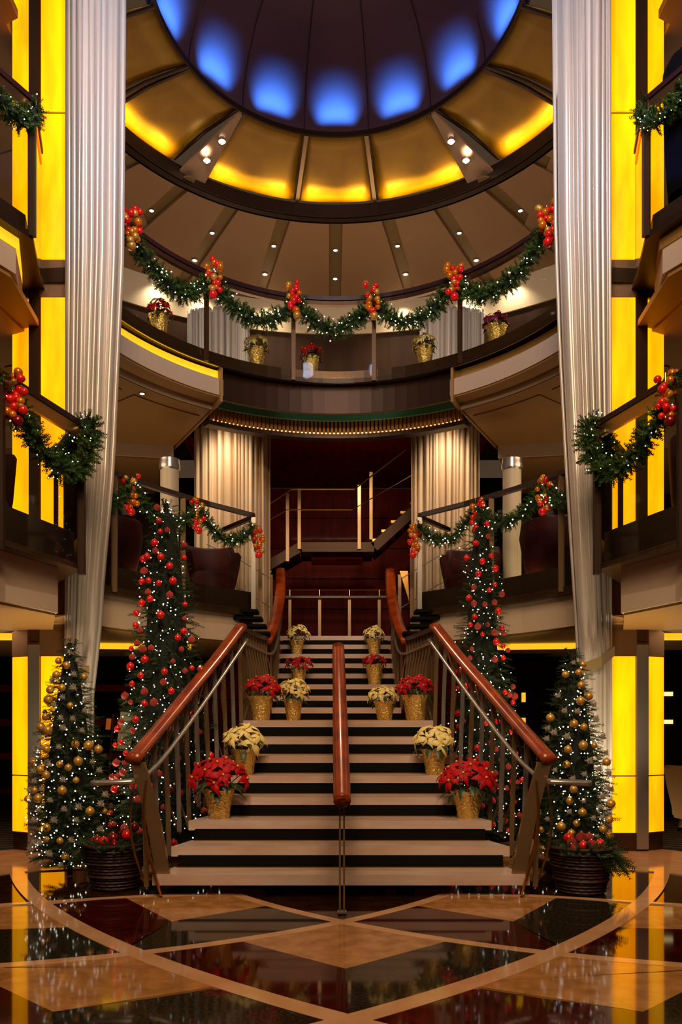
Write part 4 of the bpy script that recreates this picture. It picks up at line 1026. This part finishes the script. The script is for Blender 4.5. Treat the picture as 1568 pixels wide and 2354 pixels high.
for s, side, bx, by in ((-1, 'left', onx(262, 6.35), 6.38), (1, 'right', onx(1337, 6.2), 6.22)):
    basket('dark wicker basket of red baubles on the floor at the %s foot of the stairs' % side, bx, by, .245, .175, .33, 5)
    g = [mtx((.19*math.cos(a)*q, .19*math.sin(a)*q, .29), (math.cos(a), math.sin(a), rnd.uniform(.1, .9)), rnd.uniform(0, 6), 1.0) for a, q in ((rnd.uniform(0, 6.28), rnd.uniform(.3, 1)) for _ in range(150))]
    for k in range(40):
        a = rnd.uniform(-1.2, .6) if s > 0 else rnd.uniform(2, 4)
        g.append(mtx((.23*math.cos(a), .23*math.sin(a), .30-.02*rnd.random()), (math.cos(a), math.sin(a), rnd.uniform(-1.5, -.2)), 0, rnd.uniform(.6, 1.3)))
    V, Fq = scatter(SPR, SPF, np.array(g))
    o = bpy.data.objects.new('evergreen_sprigs', npmesh('evergreen_sprigs', V, Fq, M_needle)); C.objects.link(o); o.location = (bx, by, 0)
    o['kind'] = 'stuff'; tag(o, 'evergreen sprigs spilling over the %s wicker basket' % side, 'foliage')
    pts = [(-.09, -.08, .37), (-.02, -.13, .36), (.05, -.10, .365), (.12, -.08, .36), (-.11, -.13, .335), (.09, -.14, .335), (0, -.02, .40), (.07, .02, .40), (-.08, .04, .39)]
    if s < 0: pts = [(.0, -.05, .38), (.10, -.03, .40), (.14, .05, .45), (-.06, -.1, .36), (.03, -.13, .34), (-.12, -.06, .36), (.06, .06, .40), (-.16, -.02, .35)]
    me = ballmesh('wine_ball', M_wine) if s < 0 else ballmesh('red_glitter_ball', M_redglit)
    for i_, q in enumerate(sorted(pts)):
        br = rnd.uniform(.034, .044); o = linked('red_bauble', me if rnd.random() < .7 else ballmesh('red_ball', M_redball), (bx+q[0], by+q[1], q[2]), scale=(br,)*3)
        tag(o, '%s red bauble from the left in the %s wicker basket' % (ordinal(i_+1), side), 'bauble', 'baubles in the %s basket' % side); linked('cap', CAPM, (0, 0, 0), o)
o = obj('burlap_cloth', MB().lathe([(.001, 0), (.06, .0), (.10, .03), (.13, .01)], (onx(330, 6.5), 6.62, .30), 14, lambda r_, z_, a, j: r_*(1+.25*math.sin(3*a+j))), M_burl)
tag(o, 'crumpled tan burlap at the back of the left wicker basket', 'cloth')

# ------------------------------------------------------------------ armchairs
def armchair(label, x, y, z, rz, m, sc_=1.0, hh=.78):
    t = thing('barrel_armchair', label, 'armchair', (x, y, z))
    def arcpts(r0, a0, a1, n=18): return [(r0*math.cos(a), r0*math.sin(a)) for a in np.linspace(a0, a1, n)]
    def put(mb): # rotate/scale about own centre then move
        c_, s_ = math.cos(rz), math.sin(rz)
        mb.v = [(x+(vx*c_-vy*s_)*sc_, y+(vx*s_+vy*c_)*sc_, z+vz*sc_) for vx, vy, vz in mb.v]; return mb
    vs = []; n = 18; A_ = np.linspace(R(-30), R(210), n)
    for a in A_:
        top = hh-(.12 if (a < .3 or a > 2.85) else 0)
        for (rr, zz) in ((.26, .14), (.33, .45), (.36, top-.03), (.34, top), (.29, top), (.26, top-.04), (.20, .30)): vs.append((rr*math.cos(a), rr*math.sin(a), zz))
    k = 7; fs = [(i*k+j, (i+1)*k+j, (i+1)*k+(j+1) % k, i*k+(j+1) % k) for i in range(n-1) for j in range(k)] + [tuple(range(k))[::-1], tuple(range((n-1)*k, n*k))]
    obj('back_shell', put(MB().add(vs, fs)), m, t, smooth=True)
    obj('seat', put(MB().lathe([(.001, .16), (.25, .16), (.27, .36), (.24, .42), (.001, .43)], (0, -.03, 0), 24)), m, t, smooth=True)
    for a in (45, 135, 225, 315):
        obj('leg', put(MB().tube([(.17*math.cos(R(a)), .17*math.sin(R(a)), .16), (.21*math.cos(R(a)), .21*math.sin(R(a)), 0)], [.022, .014], 8)), M_wood_d, t)
    return t
armchair('dark red barrel armchair on the left mezzanine behind the tall tree', -1.60, 10.45, 2.66, R(20), M_chair, 1.1)
armchair('dark red barrel armchair on the left mezzanine close to the big drape', -2.65, 9.5, 2.66, R(200), M_chair, 1.15)
armchair('dark red barrel armchair on the right mezzanine left of the golden post', 1.72, 10.6, 2.66, R(-20), M_chair, 1.1)
armchair('dark red barrel armchair on the right mezzanine close to the big drape', 2.58, 9.7, 2.66, R(160), M_chair, 1.2)
armchair('dark red barrel armchair at the left mezzanine balcony by the lit pillar', -2.98, 6.65, 2.62, R(70), M_chair, 1.05, .95)
armchair('dark red barrel armchair at the right mezzanine balcony by the lit pillar', 3.08, 6.75, 2.62, R(110), M_chair, 1.05, .95)
armchair('cream barrel armchair on the carpet beyond the right lit pillar', 4.15, 9.4, .01, R(200), M_chairl, 1.15)
armchair('cream barrel armchair at the far right carpet edge', 4.75, 9.9, .01, R(160), M_chairl, 1.15)
# lit shelves right, easel left
t = thing('display_shelf', 'dark shelf unit with two glowing yellow shelves right of the lit pillar', 'shelf', (4.55, 10.9, 0))
obj('cabinet', MB().box((4.55, 11.2, 1.05), (1.3, .4, 2.1)), M_black, t)
for z in (1.26, 1.63):
    obj('light_shelf', MB().box((4.38, 10.98, z), (.17, .06, .055)), M_shelf, t)
t = thing('display_shelf', 'dark shelf unit with small amber lights behind the right short tree', 'shelf', (2.45, 11.3, 0))
obj('cabinet', MB().box((2.55, 11.7, 1.05), (1.1, .3, 2.1)), M_black, t)
for z in (1.25, 1.60):
    obj('light_shelf', MB().box((2.62, 11.53, z), (.05, .03, .13)), M_cove, t)
t = thing('easel_sign', 'pale notice board on an easel behind the left trees', 'sign', (-2.15, 9.0, 0))
obj('board', MB().box((-2.28, 8.9, 1.17), (.15, .02, .40), ry=R(6)), M_board, t)
obj('card', MB().box((-2.46, 8.88, 1.24), (.05, .015, .12), ry=R(6)), M_orange, t)
for dx in (-.12, .12): obj('leg', MB().tube([(-2.30+dx, 8.93, 1.35), (-2.30+dx*1.8, 8.95, 0)], .012, 6), M_wood_d, t)
obj('leg', MB().tube([(-2.30, 8.95, 1.38), (-2.30, 9.3, 0)], .012, 6), M_wood_d, t)
# downlights under gallery and mezzanine
for x, y, z, lab in ((-2.29, 9.72, 5.13, 'downlight under the gallery left of the tall tree top'), (2.35, 9.9, 5.13, 'downlight under the gallery right, in the panel gap'),
                     (2.72, 10.2, 5.13, 'downlight under the gallery right, next to the big drape'), (-3.6, 8.0, 5.14, 'downlight under the gallery at the left picture edge'),
                     (3.62, 8.0, 5.14, 'downlight under the gallery at the right picture edge')):
    downlight(x, y, z, .028, lab)
# ------------------------------------------------------------------ person on the right gallery
def person():
    px, py, pz = 3.05, 7.24, 5.57
    t = thing('person', 'person in a black coat leaning at the upper right gallery rail', 'person', (px, py, pz))
    J = {'pel': (0, 0, .95, .15), 'wa': (.0, 0, 1.1, .15), 'ch': (.03, 0, 1.32, .17), 'nk': (.08, 0, 1.50, .06), 'hd0': (.11, 0, 1.58, .075), 'hd1': (.13, 0, 1.68, .09), 'hd2': (.13, 0, 1.76, .06),
         'hl': (.0, -.09, .9, .10), 'kl': (.02, -.1, .5, .07), 'al': (0, -.1, .09, .05), 'fl': (.16, -.1, .05, .04),
         'hr': (.0, .09, .9, .10), 'kr': (.02, .1, .5, .07), 'ar': (0, .1, .09, .05), 'fr': (.16, .1, .05, .04),
         'sl': (.04, -.19, 1.40, .07), 'el': (.10, -.24, 1.15, .055), 'wl': (.30, -.2, 1.08, .035), 'sr': (.04, .19, 1.40, .07), 'er': (.10, .24, 1.15, .055), 'wr': (.30, .2, 1.08, .035)}
    E = [('pel', 'wa'), ('wa', 'ch'), ('ch', 'nk'), ('nk', 'hd0'), ('hd0', 'hd1'), ('hd1', 'hd2'), ('pel', 'hl'), ('hl', 'kl'), ('kl', 'al'), ('al', 'fl'), ('pel', 'hr'), ('hr', 'kr'), ('kr', 'ar'), ('ar', 'fr'),
         ('ch', 'sl'), ('sl', 'el'), ('el', 'wl'), ('ch', 'sr'), ('sr', 'er'), ('er', 'wr')]
    ks = list(J); me = bpy.data.meshes.new('body'); me.from_pydata([J[k][:3] for k in ks], [(ks.index(a), ks.index(b)) for a, b in E], [])
    o = bpy.data.objects.new('body', me); C.objects.link(o); o.parent = t
    sk = o.modifiers.new('skin', 'SKIN'); sb = o.modifiers.new('smooth', 'SUBSURF'); sb.levels = sb.render_levels = 2
    for i, k in enumerate(ks): me.skin_vertices[0].data[i].radius = (J[k][3],)*2
    me.skin_vertices[0].data[0].use_root = True
    me.materials.append(M_blackcloth); sk.use_smooth_shade = True
    obj('coat', MB().lathe([(.001, .30), (.15, .30), (.17, .6), (.185, .95), (.18, 1.1), (.195, 1.3), (.19, 1.42), (.15, 1.50), (.08, 1.54), (.06, 1.60), (.001, 1.60)], (px, py, pz), 28, lambda r_, z_, a, j: r_*(1+.12*abs(math.sin(a)))), M_blackcloth, t, smooth=True)
    for s in (-1, 1):
        for q in range(5):
            y = s*.2+(q-2)*.018; L = (.06, .075, .08, .075, .055)[q]
            obj('finger', MB().tube([(px+.31, py+y, pz+1.08), (px+.31+L*.6, py+y*1.0, pz+1.075), (px+.31+L, py+y, pz+1.05)], [.009, .008, .006], 6), M_skin, t)
    obj('face', MB().sphere((px+.17, py, pz+1.67), .075, 14, 10), M_skin, t, smooth='all')
    obj('nose', MB().sphere((px+.245, py, pz+1.665), .014, 8, 6), M_skin, t, smooth='all')
    for s in (-1, 1): obj('eye', MB().sphere((px+.235, py+s*.028, pz+1.69), .010, 8, 6), M_hair, t, smooth='all')
    obj('hair', MB().sphere((px+.115, py, pz+1.71), .098, 14, 10), M_hair, t, smooth='all')
person()
